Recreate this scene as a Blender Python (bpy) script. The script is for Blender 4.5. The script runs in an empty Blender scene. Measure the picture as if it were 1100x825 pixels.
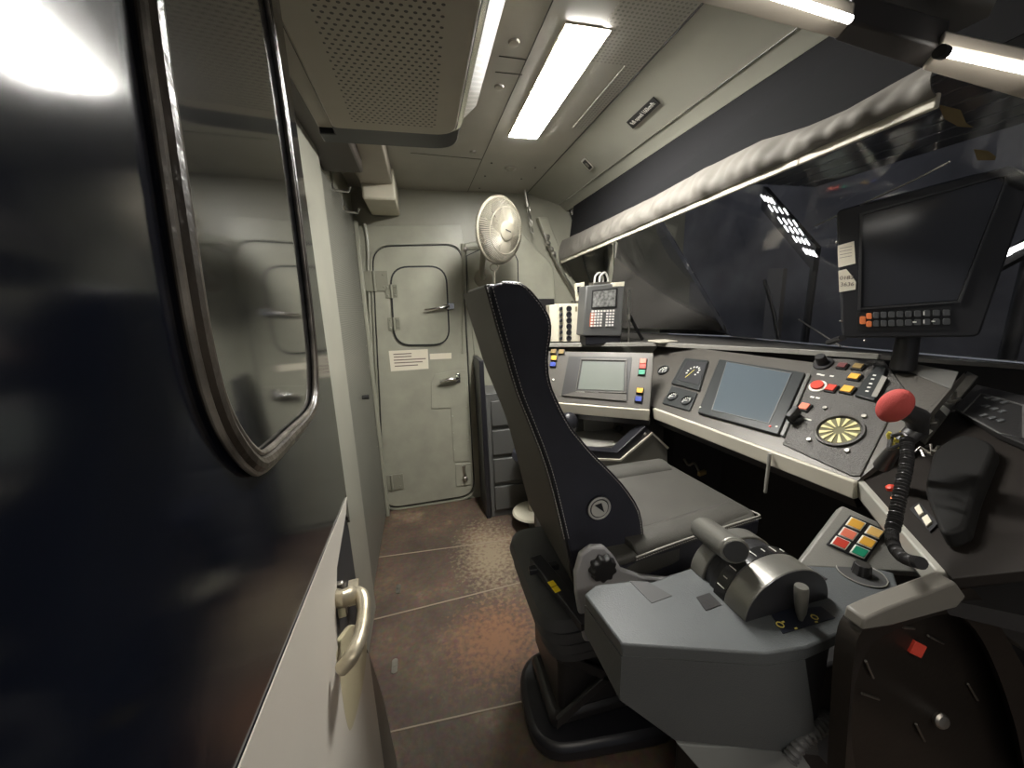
import bpy, bmesh, math, random
from mathutils import Vector, Matrix
random.seed(4)
V = Vector
C = bpy.context.scene.collection
# ------------------------------------------------------------------ camera
CAM = V((0, 0, 1.5))
FPX, CX, CY = 400.0, 550.0, 412.5
RX = V((0.97184769, 0.07876541, -0.22205423))
RY = V((-0.23343509, 0.19413224, -0.95279627))
RZ = V((-0.0319395, 0.9778081, 0.20705358))
cam = bpy.data.cameras.new('camera'); cam.sensor_width = 36.0
cam.lens = 36.0 * FPX / 1100; cam.clip_start = .01; cam.clip_end = 60
camo = bpy.data.objects.new('camera', cam); C.objects.link(camo)
m3 = Matrix((RX, RY, RZ))
camo.matrix_world = Matrix.Translation(CAM) @ m3.to_4x4()
bpy.context.scene.camera = camo

def ray(x, y):
    d = V((x - CX, -(y - CY), -FPX))
    return V((RX.dot(d), RY.dot(d), RZ.dot(d)))
def P(x, y, X=None, Y=None, Z=None):
    """point of the place seen at a spot of the survey photo, on a known plane"""
    d = ray(x, y)
    for i, v in enumerate((X, Y, Z)):
        if v is not None:
            return CAM + d * ((v - CAM[i]) / d[i])
def PL(x, y, o, n):
    d = ray(x, y)
    return CAM + d * ((o - CAM).dot(n) / d.dot(n))

# ------------------------------------------------------------------ materials
MATS = {}
def mat(name, col, rough=.5, metal=0, noise=0, nscale=8, bump=0, bscale=60, coat=0, emit=None, estr=0, spec=.5, alpha=1):
    if name in MATS: return MATS[name]
    m = bpy.data.materials.new(name); m.use_nodes = True
    nt = m.node_tree; b = nt.nodes['Principled BSDF']
    b.inputs['Base Color'].default_value = (*col, 1)
    b.inputs['Roughness'].default_value = rough
    b.inputs['Metallic'].default_value = metal
    b.inputs['Coat Weight'].default_value = coat
    b.inputs['Coat Roughness'].default_value = .08
    b.inputs['Specular IOR Level'].default_value = spec
    if emit:
        b.inputs['Emission Color'].default_value = (*emit, 1); b.inputs['Emission Strength'].default_value = estr
    tc = nt.nodes.new('ShaderNodeTexCoord')
    if noise:
        n = nt.nodes.new('ShaderNodeTexNoise'); n.inputs['Scale'].default_value = nscale; n.inputs['Detail'].default_value = 6
        nt.links.new(tc.outputs['Object'], n.inputs['Vector'])
        r = nt.nodes.new('ShaderNodeMapRange'); r.inputs['From Min'].default_value = .3; r.inputs['From Max'].default_value = .7
        r.inputs['To Min'].default_value = 1 - noise; r.inputs['To Max'].default_value = 1 + noise
        nt.links.new(n.outputs['Fac'], r.inputs['Value'])
        mx = nt.nodes.new('ShaderNodeVectorMath'); mx.operation = 'SCALE'; mx.inputs[0].default_value = col
        nt.links.new(r.outputs[0], mx.inputs['Scale']); nt.links.new(mx.outputs[0], b.inputs['Base Color'])
    if bump:
        n = nt.nodes.new('ShaderNodeTexNoise'); n.inputs['Scale'].default_value = bscale; n.inputs['Detail'].default_value = 4
        nt.links.new(tc.outputs['Object'], n.inputs['Vector'])
        bp = nt.nodes.new('ShaderNodeBump'); bp.inputs['Strength'].default_value = bump; bp.inputs['Distance'].default_value = .002
        nt.links.new(n.outputs['Fac'], bp.inputs['Height']); nt.links.new(bp.outputs['Normal'], b.inputs['Normal'])
    MATS[name] = m
    return m

def dots_mat(name, col, hole, ax, ay, pitch, rad, rough=.5, stag=True):
    """painted sheet with a regular grid of punched holes"""
    m = mat(name, col, rough); nt = m.node_tree; b = nt.nodes['Principled BSDF']
    tc = nt.nodes.new('ShaderNodeTexCoord'); sp = nt.nodes.new('ShaderNodeSeparateXYZ')
    nt.links.new(tc.outputs['Object'], sp.inputs[0])
    def M(op, a, b_=None):
        n = nt.nodes.new('ShaderNodeMath'); n.operation = op
        for i, s in enumerate((a, b_)):
            if s is None: continue
            if isinstance(s, (int, float)): n.inputs[i].default_value = s
            else: nt.links.new(s, n.inputs[i])
        return n.outputs[0]
    x = M('DIVIDE', sp.outputs[ax], pitch); y = M('DIVIDE', sp.outputs[ay], pitch * (.87 if stag else 1))
    if stag:
        row = M('FLOOR', y); x = M('ADD', x, M('MULTIPLY', row, .5))
    fx = M('SUBTRACT', M('FRACT', x), .5); fy = M('SUBTRACT', M('FRACT', y), .5)
    d = M('SQRT', M('ADD', M('MULTIPLY', fx, fx), M('MULTIPLY', fy, fy)))
    k = M('LESS_THAN', d, rad / pitch)
    mx = nt.nodes.new('ShaderNodeMix'); mx.data_type = 'RGBA'
    mx.inputs[6].default_value = (*col, 1); mx.inputs[7].default_value = (*hole, 1)
    nt.links.new(k, mx.inputs[0]); nt.links.new(mx.outputs[2], b.inputs['Base Color'])
    return m

WALL = mat('grey_green_paint', (.30, .292, .232), .42, noise=.08, nscale=5, bump=.25, bscale=40)
DOORP = mat('door_paint', (.335, .33, .262), .38, noise=.10, nscale=7, bump=.3, bscale=30)
CEIL = mat('ceiling_paint', (.39, .375, .33), .45, noise=.05, nscale=6, bump=.1)
COVE = mat('cove_paint', (.31, .305, .255), .35, noise=.08, nscale=3, bump=.15)
CREAM = mat('cream_plastic', (.62, .58, .46), .4, noise=.05, nscale=9)
TAN = mat('tan_plastic', (.36, .325, .265), .45, noise=.04)
BLACKT = mat('black_trim', (.018, .018, .022), .35)
RUBBER = mat('rubber', (.012, .012, .012), .5)
GASK = mat('aged_window_rubber', (.055, .045, .035), .32, noise=.55, nscale=25, bump=.8, bscale=70)
GASKL = mat('worn_rubber_lip', (.20, .18, .155), .28, noise=.5, nscale=40, bump=.5, bscale=90)
SKIN = mat('glossy_dark_livery', (.005, .0065, .012), .12, noise=.3, nscale=6, bump=.06, bscale=25, spec=.32)
WHITEP = mat('cream_livery', (.60, .565, .50), .38, noise=.04, nscale=5)
CHROME = mat('chrome', (.75, .74, .7), .18, metal=1)
STEEL = mat('worn_steel', (.42, .40, .36), .38, metal=1, noise=.2, nscale=20, bump=.2)
BRASSY = mat('worn_handle_alloy', (.50, .45, .34), .42, metal=.75, noise=.3, nscale=30, bump=.6, bscale=70)
LEATH = mat('black_leather', (.032, .033, .045), .48, bump=.5, bscale=220, noise=.1, nscale=12)
LEATHT = mat('seat_leather', (.075, .072, .064), .40, bump=.5, bscale=260, noise=.12, nscale=10)
BACKF = mat('seat_back_fabric', (.058, .053, .046), .6, bump=.4, bscale=300)
THREAD = mat('white_thread', (.62, .6, .56), .6)
SHELL = mat('light_seat_plastic', (.36, .355, .36), .4, bump=.2, bscale=200)
DESK = mat('desk_grey', (.085, .092, .094), .45, bump=.35, bscale=350, noise=.05, nscale=8)
DESKM = mat('lever_metallic', (.20, .195, .175), .34, metal=.5, bump=.2, bscale=300)
PANEL = mat('console_brown_grey', (.090, .083, .072), .42, metal=.2, bump=.3, bscale=120, noise=.06)
PANELT = mat('console_textured', (.065, .061, .055), .36, metal=.25, bump=1.0, bscale=330)
LIP = mat('console_edge_cream', (.62, .58, .48), .35, noise=.04, nscale=6)
SHELFM = mat('shelf_grey', (.28, .27, .24), .4)
DARK = mat('dark_recess', (.014, .014, .016), .6)
DARKP = mat('dark_plastic', (.022, .021, .021), .42, bump=.2, bscale=150)
BROWND = mat('brown_black_moulding', (.030, .024, .019), .42, bump=.2, bscale=60)
RED = mat('red_key', (.62, .06, .035), .35); ORANGE = mat('orange_key', (.85, .24, .08), .35)
YEL = mat('amber_key', (.80, .43, .06), .35); GREEN = mat('green_key', (.02, .27, .15), .35)
BLUE = mat('blue_key', (.05, .08, .36), .35); SALM = mat('salmon_key', (.80, .20, .12), .35)
DKYEL = mat('dim_amber_key', (.22, .15, .05), .4); DKRED = mat('dim_red_key', (.12, .03, .03), .4)
WHITE = mat('white_mark', (.75, .74, .68), .5); YMARK = mat('yellow_mark', (.75, .62, .15), .5)
INK = mat('grey_print', (.20, .15, .12), .6); PAPER = mat('paper', (.78, .72, .58), .6, noise=.03)
FOAM = mat('red_foam', (.55, .085, .075), .75, bump=.5, bscale=400)
FANM = mat('fan_cream', (.25, .23, .18), .5)
FABRIC = mat('blind_cloth', (.135, .125, .108), .75, bump=.6, bscale=25, noise=.1, nscale=12)
GREYM = mat('terminal_grey', (.13, .13, .125), .42, metal=.3)
SCRG = mat('screen_off_grey', (.17, .185, .165), .18, spec=.6)
SCRB = mat('screen_off_blue', (.085, .105, .12), .16, spec=.6)
SCRD = mat('screen_dark', (.03, .031, .036), .16)
KEYG = mat('dark_grey_key', (.075, .078, .08), .4); KEYW = mat('white_key', (.80, .78, .72), .4)
TRIMD = mat('dark_grey_frame', (.035, .038, .038), .3)
LCD = mat('lcd_speckle', (.19, .19, .18), .2, noise=.6, nscale=55)

# worn brown floor
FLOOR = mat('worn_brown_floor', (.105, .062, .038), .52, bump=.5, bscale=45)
def floor_nodes():
    nt = FLOOR.node_tree; b = nt.nodes['Principled BSDF']; tc = [n for n in nt.nodes if n.type == 'TEX_COORD'][0]
    n1 = nt.nodes.new('ShaderNodeTexNoise'); n1.inputs['Scale'].default_value = 2.6; n1.inputs['Detail'].default_value = 8; n1.inputs['Roughness'].default_value = .65
    n2 = nt.nodes.new('ShaderNodeTexNoise'); n2.inputs['Scale'].default_value = 45; n2.inputs['Detail'].default_value = 5
    for n in (n1, n2): nt.links.new(tc.outputs['Object'], n.inputs['Vector'])
    r1 = nt.nodes.new('ShaderNodeValToRGB'); e = r1.color_ramp.elements
    e[0].position = .30; e[0].color = (.062, .044, .034, 1)
    e[1].position = .72; e[1].color = (.30, .22, .15, 1)
    k = e.new(.46); k.color = (.095, .068, .051, 1); k = e.new(.58); k.color = (.135, .092, .064, 1)
    nt.links.new(n1.outputs['Fac'], r1.inputs[0])
    mx = nt.nodes.new('ShaderNodeMix'); mx.data_type = 'RGBA'; mx.blend_type = 'OVERLAY'; mx.inputs[0].default_value = .55
    nt.links.new(r1.outputs[0], mx.inputs[6]); nt.links.new(n2.outputs['Color'], mx.inputs[7])
    last = mx.outputs[2]
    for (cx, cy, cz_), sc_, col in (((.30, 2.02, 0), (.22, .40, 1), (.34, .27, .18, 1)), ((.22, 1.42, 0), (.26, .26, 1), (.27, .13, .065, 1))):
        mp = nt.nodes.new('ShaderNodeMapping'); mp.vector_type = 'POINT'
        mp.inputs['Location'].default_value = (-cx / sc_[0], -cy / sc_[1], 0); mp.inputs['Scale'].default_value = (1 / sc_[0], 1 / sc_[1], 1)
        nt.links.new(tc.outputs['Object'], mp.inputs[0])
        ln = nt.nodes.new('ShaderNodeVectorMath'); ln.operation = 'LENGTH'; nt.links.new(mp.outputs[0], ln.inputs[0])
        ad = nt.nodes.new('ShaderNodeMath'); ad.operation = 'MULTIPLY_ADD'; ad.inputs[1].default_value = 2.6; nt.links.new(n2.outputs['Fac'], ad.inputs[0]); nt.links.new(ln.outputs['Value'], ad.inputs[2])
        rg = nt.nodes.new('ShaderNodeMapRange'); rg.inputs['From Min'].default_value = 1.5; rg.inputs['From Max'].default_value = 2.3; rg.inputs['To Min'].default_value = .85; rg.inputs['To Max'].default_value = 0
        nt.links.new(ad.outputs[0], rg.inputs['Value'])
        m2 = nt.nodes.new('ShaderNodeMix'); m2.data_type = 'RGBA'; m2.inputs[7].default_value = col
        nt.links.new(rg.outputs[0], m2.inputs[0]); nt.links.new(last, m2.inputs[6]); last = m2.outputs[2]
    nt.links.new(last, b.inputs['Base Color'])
floor_nodes()
PERF = dots_mat('perforated_bulkhead', (.18, .178, .15), (.07, .068, .06), 1, 2, .012, .0036, .4)
PERFC = dots_mat('perforated_unit', (.36, .325, .265), (.05, .045, .038), 0, 1, .0155, .0036, .45, True)
PERFL = dots_mat('perforated_ceiling', (.39, .375, .33), (.22, .215, .195), 0, 1, .014, .004, .45, False)

def glass(name, tint=(1, 1, 1), rough=0.0):
    m = bpy.data.materials.new(name); m.use_nodes = True; b = m.node_tree.nodes['Principled BSDF']
    b.inputs['Base Color'].default_value = (*tint, 1); b.inputs['Roughness'].default_value = rough
    b.inputs['Transmission Weight'].default_value = 1; b.inputs['IOR'].default_value = 1.45
    return m
WGLASS = glass('windscreen_glass', (.9, .92, .95), .02)
DGLASS = mat('tinted_door_glass', (.012, .013, .015), .06, spec=.8, coat=1)

# ------------------------------------------------------------------ mesh helpers
class MB:
    def __init__(s): s.bm = bmesh.new(); s.mi = 0
    def m(s, i): s.mi = i; return s
    def face(s, vs):
        try: f = s.bm.faces.new(vs); f.material_index = s.mi; return f
        except ValueError: return None
    def prism(s, pts, t):
        """planar outline pushed along vector t"""
        a = [s.bm.verts.new(p) for p in pts]; b = [s.bm.verts.new(V(p) + t) for p in pts]
        s.face(a); s.face(list(reversed(b)))
        n = len(a)
        for i in range(n): s.face([a[i], b[i], b[(i + 1) % n], a[(i + 1) % n]])
        return s
    def box(s, c, x, y, z):
        """centre + three half-extent vectors"""
        c = V(c); x, y, z = V(x), V(y), V(z)
        return s.prism([c - x - y - z, c + x - y - z, c + x + y - z, c - x + y - z], z * 2)
    def abox(s, a, b):
        a, b = V(a), V(b); h = (b - a) / 2
        return s.box((a + b) / 2, (h.x, 0, 0), (0, h.y, 0), (0, 0, h.z))
    def frustum(s, p0, p1, r0, r1, seg=20, cap=True, lobes=0):
        p0, p1 = V(p0), V(p1); d = (p1 - p0).normalized()
        u = d.orthogonal().normalized(); w = d.cross(u)
        A, B = [], []
        for i in range(seg):
            t = 2 * math.pi * i / seg; k = 1 + (0.09 * math.cos(lobes * t) if lobes else 0)
            q = (u * math.cos(t) + w * math.sin(t)) * k
            A.append(s.bm.verts.new(p0 + q * r0)); B.append(s.bm.verts.new(p1 + q * r1))
        for i in range(seg): s.face([A[i], A[(i + 1) % seg], B[(i + 1) % seg], B[i]])
        if cap: s.face(list(reversed(A))); s.face(B)
        return s
    def tube(s, pts, r, seg=8, closed=False, flat=None):
        pts = [V(p) for p in pts]; n = len(pts); rings = []
        prev = None
        for i, p in enumerate(pts):
            if closed: d = pts[(i + 1) % n] - pts[i - 1]
            else: d = pts[min(i + 1, n - 1)] - pts[max(i - 1, 0)]
            d.normalize()
            if prev is None: u = d.orthogonal().normalized()
            else: u = (prev - d * prev.dot(d)).normalized()
            prev = u; w = d.cross(u)
            rr = r[i] if isinstance(r, (list, tuple)) else r
            rings.append([s.bm.verts.new(p + (u * math.cos(2 * math.pi * k / seg) + w * math.sin(2 * math.pi * k / seg)) * rr) for k in range(seg)])
        for i in range(n if closed else n - 1):
            a, b = rings[i], rings[(i + 1) % n]
            off = 0
            if closed and i == n - 1:
                off = min(range(seg), key=lambda o: (a[0].co - b[o].co).length)
            for k in range(seg): s.face([a[k], a[(k + 1) % seg], b[(k + 1 + off) % seg], b[(k + off) % seg]])
        if not closed: s.face(list(reversed(rings[0]))); s.face(rings[-1])
        return s
    def band(s, pts, n, w, h, closed=True):
        """rectangular-section strip that follows an outline lying on a plane of normal n"""
        pts = [V(p) for p in pts]; N = len(pts); R = []
        for i, p in enumerate(pts):
            d = (pts[(i + 1) % N] - pts[i - 1]) if closed else (pts[min(i + 1, N - 1)] - pts[max(0, i - 1)])
            d.normalize(); o = d.cross(n).normalized() * w / 2
            R.append([s.bm.verts.new(q) for q in (p - o, p + o, p + o + n * h, p - o + n * h)])
        for i in range(N if closed else N - 1):
            a, b = R[i], R[(i + 1) % N]
            for k in range(4): s.face([a[k], a[(k + 1) % 4], b[(k + 1) % 4], b[k]])
        if not closed: s.face(list(reversed(R[0]))); s.face(R[-1])
        return s
    def ball(s, c, rx, ry, rz, seg=24, ring=14):
        c, rx, ry, rz = V(c), V(rx), V(ry), V(rz); rows = []
        top = s.bm.verts.new(c + rz); bot = s.bm.verts.new(c - rz)
        for j in range(1, ring):
            a = math.pi * j / ring
            rows.append([s.bm.verts.new(c + rz * math.cos(a) + (rx * math.cos(2 * math.pi * k / seg) + ry * math.sin(2 * math.pi * k / seg)) * math.sin(a)) for k in range(seg)])
        for k in range(seg):
            s.face([top, rows[0][k], rows[0][(k + 1) % seg]]); s.face([bot, rows[-1][(k + 1) % seg], rows[-1][k]])
            for j in range(len(rows) - 1): s.face([rows[j][k], rows[j + 1][k], rows[j + 1][(k + 1) % seg], rows[j][(k + 1) % seg]])
        return s
    def lathe(s, c, ax, prof, seg=28, u=None):
        """prof = [(radius, height)] about axis ax from c"""
        c, ax = V(c), V(ax).normalized(); u = V(u).normalized() if u else ax.orthogonal().normalized(); w = ax.cross(u); rows = []
        for r, h in prof:
            rows.append([s.bm.verts.new(c + ax * h + (u * math.cos(2 * math.pi * k / seg) + w * math.sin(2 * math.pi * k / seg)) * max(r, 1e-5)) for k in range(seg)])
        for j in range(len(rows) - 1):
            for k in range(seg): s.face([rows[j][k], rows[j][(k + 1) % seg], rows[j + 1][(k + 1) % seg], rows[j + 1][k]])
        s.face(list(reversed(rows[0]))); s.face(rows[-1])
        return s
    def build(s, name, mats, parent=None, bevel=0, label=None, seg=2):
        bm = s.bm
        bmesh.ops.recalc_face_normals(bm, faces=bm.faces)
        for f in bm.faces: f.smooth = True
        for e in bm.edges:
            if len(e.link_faces) != 2 or e.calc_face_angle(0) > .6: e.smooth = False
        me = bpy.data.meshes.new(name); bm.to_mesh(me); bm.free()
        for k in (mats if isinstance(mats, (list, tuple)) else [mats]): me.materials.append(k)
        o = bpy.data.objects.new(name, me); C.objects.link(o)
        if parent: attach(o, parent)
        if bevel:
            b = o.modifiers.new('bevel', 'BEVEL'); b.width = bevel; b.segments = seg; b.limit_method = 'ANGLE'; b.angle_limit = .6
        if label: o['label'] = label
        return o

def root_loc(p):
    t = V((0, 0, 0))
    while p: t += p.location; p = p.parent if p.type == 'EMPTY' else None
    return t
def attach(o, p):
    o.parent = p
    base = V((0, 0, 0)); q = p
    while q:
        base += q.location; q = q.parent
    o.matrix_parent_inverse = Matrix.Translation(-base) if p.type == 'EMPTY' else Matrix.Identity(4)
def empty(name, loc, label, cat, group=None):
    o = bpy.data.objects.new(name, None); o.empty_display_size = .05; C.objects.link(o); o.location = loc
    return tag(o, label, cat, group)
def tag(o, label, cat, group=None):
    o['label'] = label; o['category'] = cat
    if group: o['group'] = group
    return o
def struct(o, label=None, cat='wall'):
    o['kind'] = 'structure'
    if label: o['label'] = label; o['category'] = cat
    return o

def rnd(pts, r, seg=6):
    """round the corners of a planar outline; r a number or list"""
    out = []; n = len(pts); pts = [V(p) for p in pts]
    for i, p in enumerate(pts):
        rr = r[i] if isinstance(r, (list, tuple)) else r
        if rr <= 0: out.append(p); continue
        a = pts[i - 1] - p; b = pts[(i + 1) % n] - p
        k = min(rr, a.length * .49, b.length * .49)
        A = p + a.normalized() * k; B = p + b.normalized() * k
        for j in range(seg + 1):
            t = j / seg; out.append(A * (1 - t) ** 2 + p * 2 * t * (1 - t) + B * t * t)
    return out
def smooth(pts, n=4, closed=False):
    pts = [V(p) for p in pts]; N = len(pts); out = []
    for i in range(N if closed else N - 1):
        p0 = pts[i - 1] if (i > 0 or closed) else pts[0]; p1 = pts[i]; p2 = pts[(i + 1) % N]
        p3 = pts[(i + 2) % N] if (closed or i + 2 < N) else pts[-1]
        for j in range(n):
            t = j / n
            out.append(.5 * ((2 * p1) + (p2 - p0) * t + (2 * p0 - 5 * p1 + 4 * p2 - p3) * t * t + (3 * p1 - p0 - 3 * p2 + p3) * t ** 3))
    if not closed: out.append(pts[-1])
    return out

class Frame:
    """flat face: o origin, u along, v up the slope, n outwards"""
    def __init__(s, o, u, v):
        s.o = V(o); s.u = V(u).normalized(); s.n = s.u.cross(V(v)).normalized(); s.v = s.n.cross(s.u)
    def at(s, x, y, h=0): return s.o + s.u * x + s.v * y + s.n * h
    def hit(s, px, py, h=0): return PL(px, py, s.o + s.n * h, s.n)
    def uv(s, px, py):
        d = s.hit(px, py) - s.o; return d.dot(s.u), d.dot(s.v)
    def rect(s, x0, y0, x1, y1, h=0): return [s.at(x0, y0, h), s.at(x1, y0, h), s.at(x1, y1, h), s.at(x0, y1, h)]
    def quad(s, pxs, h=0): return [s.hit(x, y, h) for x, y in pxs]
def text(s, c, u, v, size, m, parent, name='lettering', ext=.0004, sx=1):
    cu = bpy.data.curves.new('t', 'FONT'); cu.body = s; cu.size = size; cu.align_x = 'CENTER'; cu.align_y = 'CENTER'; cu.extrude = ext
    t = bpy.data.objects.new('t', cu); C.objects.link(t)
    bpy.context.view_layer.update()
    me = bpy.data.meshes.new_from_object(t.evaluated_get(bpy.context.evaluated_depsgraph_get()))
    bpy.data.objects.remove(t); bpy.data.curves.remove(cu)
    u, v = V(u).normalized(), V(v).normalized(); n = u.cross(v)
    M = Matrix((( u.x*sx, v.x, n.x, c[0]), (u.y*sx, v.y, n.y, c[1]), (u.z*sx, v.z, n.z, c[2]), (0, 0, 0, 1)))
    me.transform(M); me.materials.clear(); me.materials.append(m); me.name = name
    o = bpy.data.objects.new(name, me); C.objects.link(o)
    if parent: attach(o, parent)
    return o

ZC = 2.27      # ceiling
# ================================================================== ROOM SHELL
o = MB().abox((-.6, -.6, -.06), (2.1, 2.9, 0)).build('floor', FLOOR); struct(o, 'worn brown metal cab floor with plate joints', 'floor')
for i, (a, b) in enumerate([((400, 666), (575, 622)), ((405, 790), (600, 745)), ((405, 599), (560, 578))]):
    p, q = P(*a, Z=0), P(*b, Z=0); d = (q - p).normalized()
    j = MB().box((p + q) / 2 + d * .1 + V((0, 0, .001)), d * ((q - p).length / 2 + .35), d.cross(V((0, 0, 1))) * .003, (0, 0, .0015)).build('floor_joint', mat('joint_worn', (.34, .28, .21), .5), o)
for px in [(424, 716), (428, 633)]:
    p = P(*px, Z=0)
    MB().prism(rnd([p + V((-.012, -.035, 0)), p + V((.012, -.035, 0)), p + V((.012, .035, 0)), p + V((-.012, .035, 0))], .012), V((0, 0, .004))).frustum(p + V((0, 0, .004)), p + V((0, 0, .007)), .006, .005, 10).build('floor_latch', STEEL, o)

ceil = MB().abox((-.6, -.6, ZC), (.98, 2.9, ZC + .05)).build('ceiling', CEIL); struct(ceil, 'pale grey cab ceiling of screwed panels', 'ceiling')
def cz(px, py): return P(px, py, Z=ZC)
# ceiling seams and screws
for a, b in [((594, 0), (500, 211)), ((441, 164), (517, 171)), ((532, 77), (561, 80)), ((536, 60), (566, 64))]:
    p, q = cz(*a), cz(*b); d = (q - p).normalized()
    MB().box((p + q) / 2 - V((0, 0, .001)), d * (q - p).length / 2, d.cross(V((0, 0, 1))) * .0014, (0, 0, .0008)).build('ceiling_seam', mat('seam_dark', (.06, .058, .05), .7), ceil)
for x, y in [(552, 45), (536, 93), (508, 163)]:
    p = cz(x, y); MB().lathe(p, (0, 0, -1), [(.018, 0), (.016, .006), (.006, .008)], 16).build('ceiling_stud', STEEL, ceil)
p = cz(548, 181); MB().lathe(p, (0, 0, -1), [(.035, 0), (.033, .006), (.02, .010), (.012, .016), (.004, .018)], 20).build('ceiling_sensor', STEEL, ceil)
for x, y in [(528, 175), (521, 189), (515, 202), (575, 180), (560, 192)]:
    p = cz(x, y); MB().frustum(p, p - V((0, 0, .003)), .006, .005, 10).build('ceiling_screw', DARKP, ceil)
# perforated strip of the ceiling beside the lamp
MB().abox((.725, .2, ZC - .002), (.785, 1.75, ZC)).abox((.57, .2, ZC - .002), (.725, 1.30, ZC)).build('perforated_strip', PERFL, ceil)

# cove from ceiling down to the windscreen header
cA = P(573, 200, Z=ZC); XA = cA.x
A0 = V((XA, -.6, ZC)); A1 = V((XA, 2.78, ZC))
pB = P(747, 112, X=1.04); pC = P(800, 99, X=1.09)
ZB, ZCc = pB.z, pC.z
print('A', XA, 'B', pB, 'C', pC)
prof = [(XA, ZC), (1.04, ZB), (1.09, ZCc), (1.14, ZCc + .02), (1.14, ZC + .1), (XA, ZC + .1)]
cv = MB().prism([V((x, -.6, z)) for x, z in prof], V((0, 3.4, 0))).build('trim_1', COVE)
struct(cv, 'sloping painted cove panel above the windscreen', 'trim')
MB().tube([(1.04 - .004, -.6, ZB - .001), (1.04 - .004, 2.75, ZB - .001)], .003).build('cove_bead', CHROME, cv)
MB().tube([(XA, -.6, ZC - .001), (XA, 2.75, ZC - .001)], .003).build('cove_seam', DARKP, cv)

# far wall with door
YF = 2.75
far = MB().abox((-.6, YF, 0), (2.1, YF + .08, 2.36)).build('wall_far', WALL); struct(far, 'grey-green painted far side wall', 'wall')
def f(px, py, h=0): return P(px, py, Y=YF - h)
DY = V((0, -1, 0))
# raised surround (slightly lighter) round the door
MB().prism([f(385, 243), f(495, 242), f(512, 350), f(527, 538), f(400, 551)], DY * .012).build('door_surround', DOORP, far, .003)
MB().tube(smooth([f(391, 240, .02), f(395, 262, .02), f(397, 330, .02), f(403, 430, .02), f(410, 540, .02)]), .010).build('door_pillar', DOORP, far)
# rounded lining panel by the pillar
sh = smooth([f(500, 262), f(567, 256), f(580, 266), (f(590, 281)), f(595, 300), f(596, 330), f(597, 372), f(510, 372)], 1)
MB().prism([f(499, 262), *smooth([f(560, 250), f(575, 268), f(587, 279), f(594, 293), f(596, 330)], 3), f(598, 420), f(512, 420)], DY * .02).build('lining_panel', DOORP, far, .006)
MB().band([f(503, 420, .02), f(501, 275, .02), f(520, 266, .02), f(550, 266, .02), f(556, 280, .02), f(557, 330, .02)], DY, .008, .004, False).build('panel_groove', DARKP, far)
for a, b in [((497, 262), (497, 380)), ((503, 267), (530, 266))]:
    MB().tube([f(*a, .03), f(*b, .03)], .011).build('conduit', WALL, far)
MB().lathe(f(500, 268, .03), DY, [(.018, 0), (.018, .014), (.008, .02)], 12).build('conduit_cap', STEEL, far)
# dark box niche beside seat (behind chair)
MB().prism([f(576, 321, .02), f(594, 321, .02), f(597, 378, .02), f(580, 378, .02)], DY * .03).build('wall_box', DARKP, far, .003)

d1 = MB().prism(rnd([f(400.5, 266, .012), f(495, 264, .012), f(509, 530, .012), f(414, 545, .012)], .12, 8), DY * .022).build('door_1', DOORP, None, .004)
struct(d1, 'closed grey-green metal side door with rounded corners', 'door')
nO = rnd([f(400.5, 266, .014), f(495, 264, .014), f(509, 530, .014), f(414, 545, .014)], .12, 8)
MB().band(nO, DY, .014, .016).build('door_gasket', RUBBER, d1)
MB().band(rnd([f(398, 263, .012), f(497.5, 261, .012), f(511.5, 533, .012), f(412, 548, .012)], .13, 8), DY, .012, .02).build('door_frame', DOORP, d1)
hat = rnd([f(419, 287, .034), f(479, 286, .034), f(483, 370, .034), f(424, 371, .034)], .12, 8)
MB().prism(hat, DY * .008).build('hatch', DOORP, d1, .002)
MB().band(hat, DY, .011, .010).build('hatch_gasket', RUBBER, d1)
def hinge(cx, cy, w, h, parent):
    c = f(cx, cy, .034); b = MB()
    b.box(c + V((-w / 4 - .004, -.004, 0)), (w / 4, 0, 0), (0, .004, 0), (0, 0, h / 2))
    b.box(c + V((w / 4 + .004, -.004, 0)), (w / 4, 0, 0), (0, .004, 0), (0, 0, h / 2))
    b.frustum(c + V((0, -.01, -h / 2)), c + V((0, -.01, h / 2)), .008, .008, 12)
    for sx in (-.35, .35):
        for sz in (-.3, .3): b.lathe(c + V((w * sx, -.008, h * sz)), DY, [(.007, 0), (.005, .004)], 8)
    return b.build('hinge', mat('hinge_paint', (.25, .245, .19), .35, bump=.3), parent, .001)
hinge(402, 302, .17, .13, d1); hinge(420.5, 313, .07, .09, d1); hinge(423.5, 348, .07, .09, d1); hinge(421, 518, .16, .12, d1)
# hatch lever
c = f(481, 329, .04)
MB().tube([c + V((0, -.02, 0)), c + V((-.02, -.035, -.003)), c + V((-.08, -.04, -.012)), c + V((-.16, -.035, -.02))], [.014, .014, .010, .006], 10).lathe(c, DY, [(.024, 0), (.024, .01), (.012, .02)], 14).box(c + V((.02, -.012, 0)), (.022, 0, 0), (0, .006, 0), (0, 0, .02)).build('hatch_handle', CHROME, d1)
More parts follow.
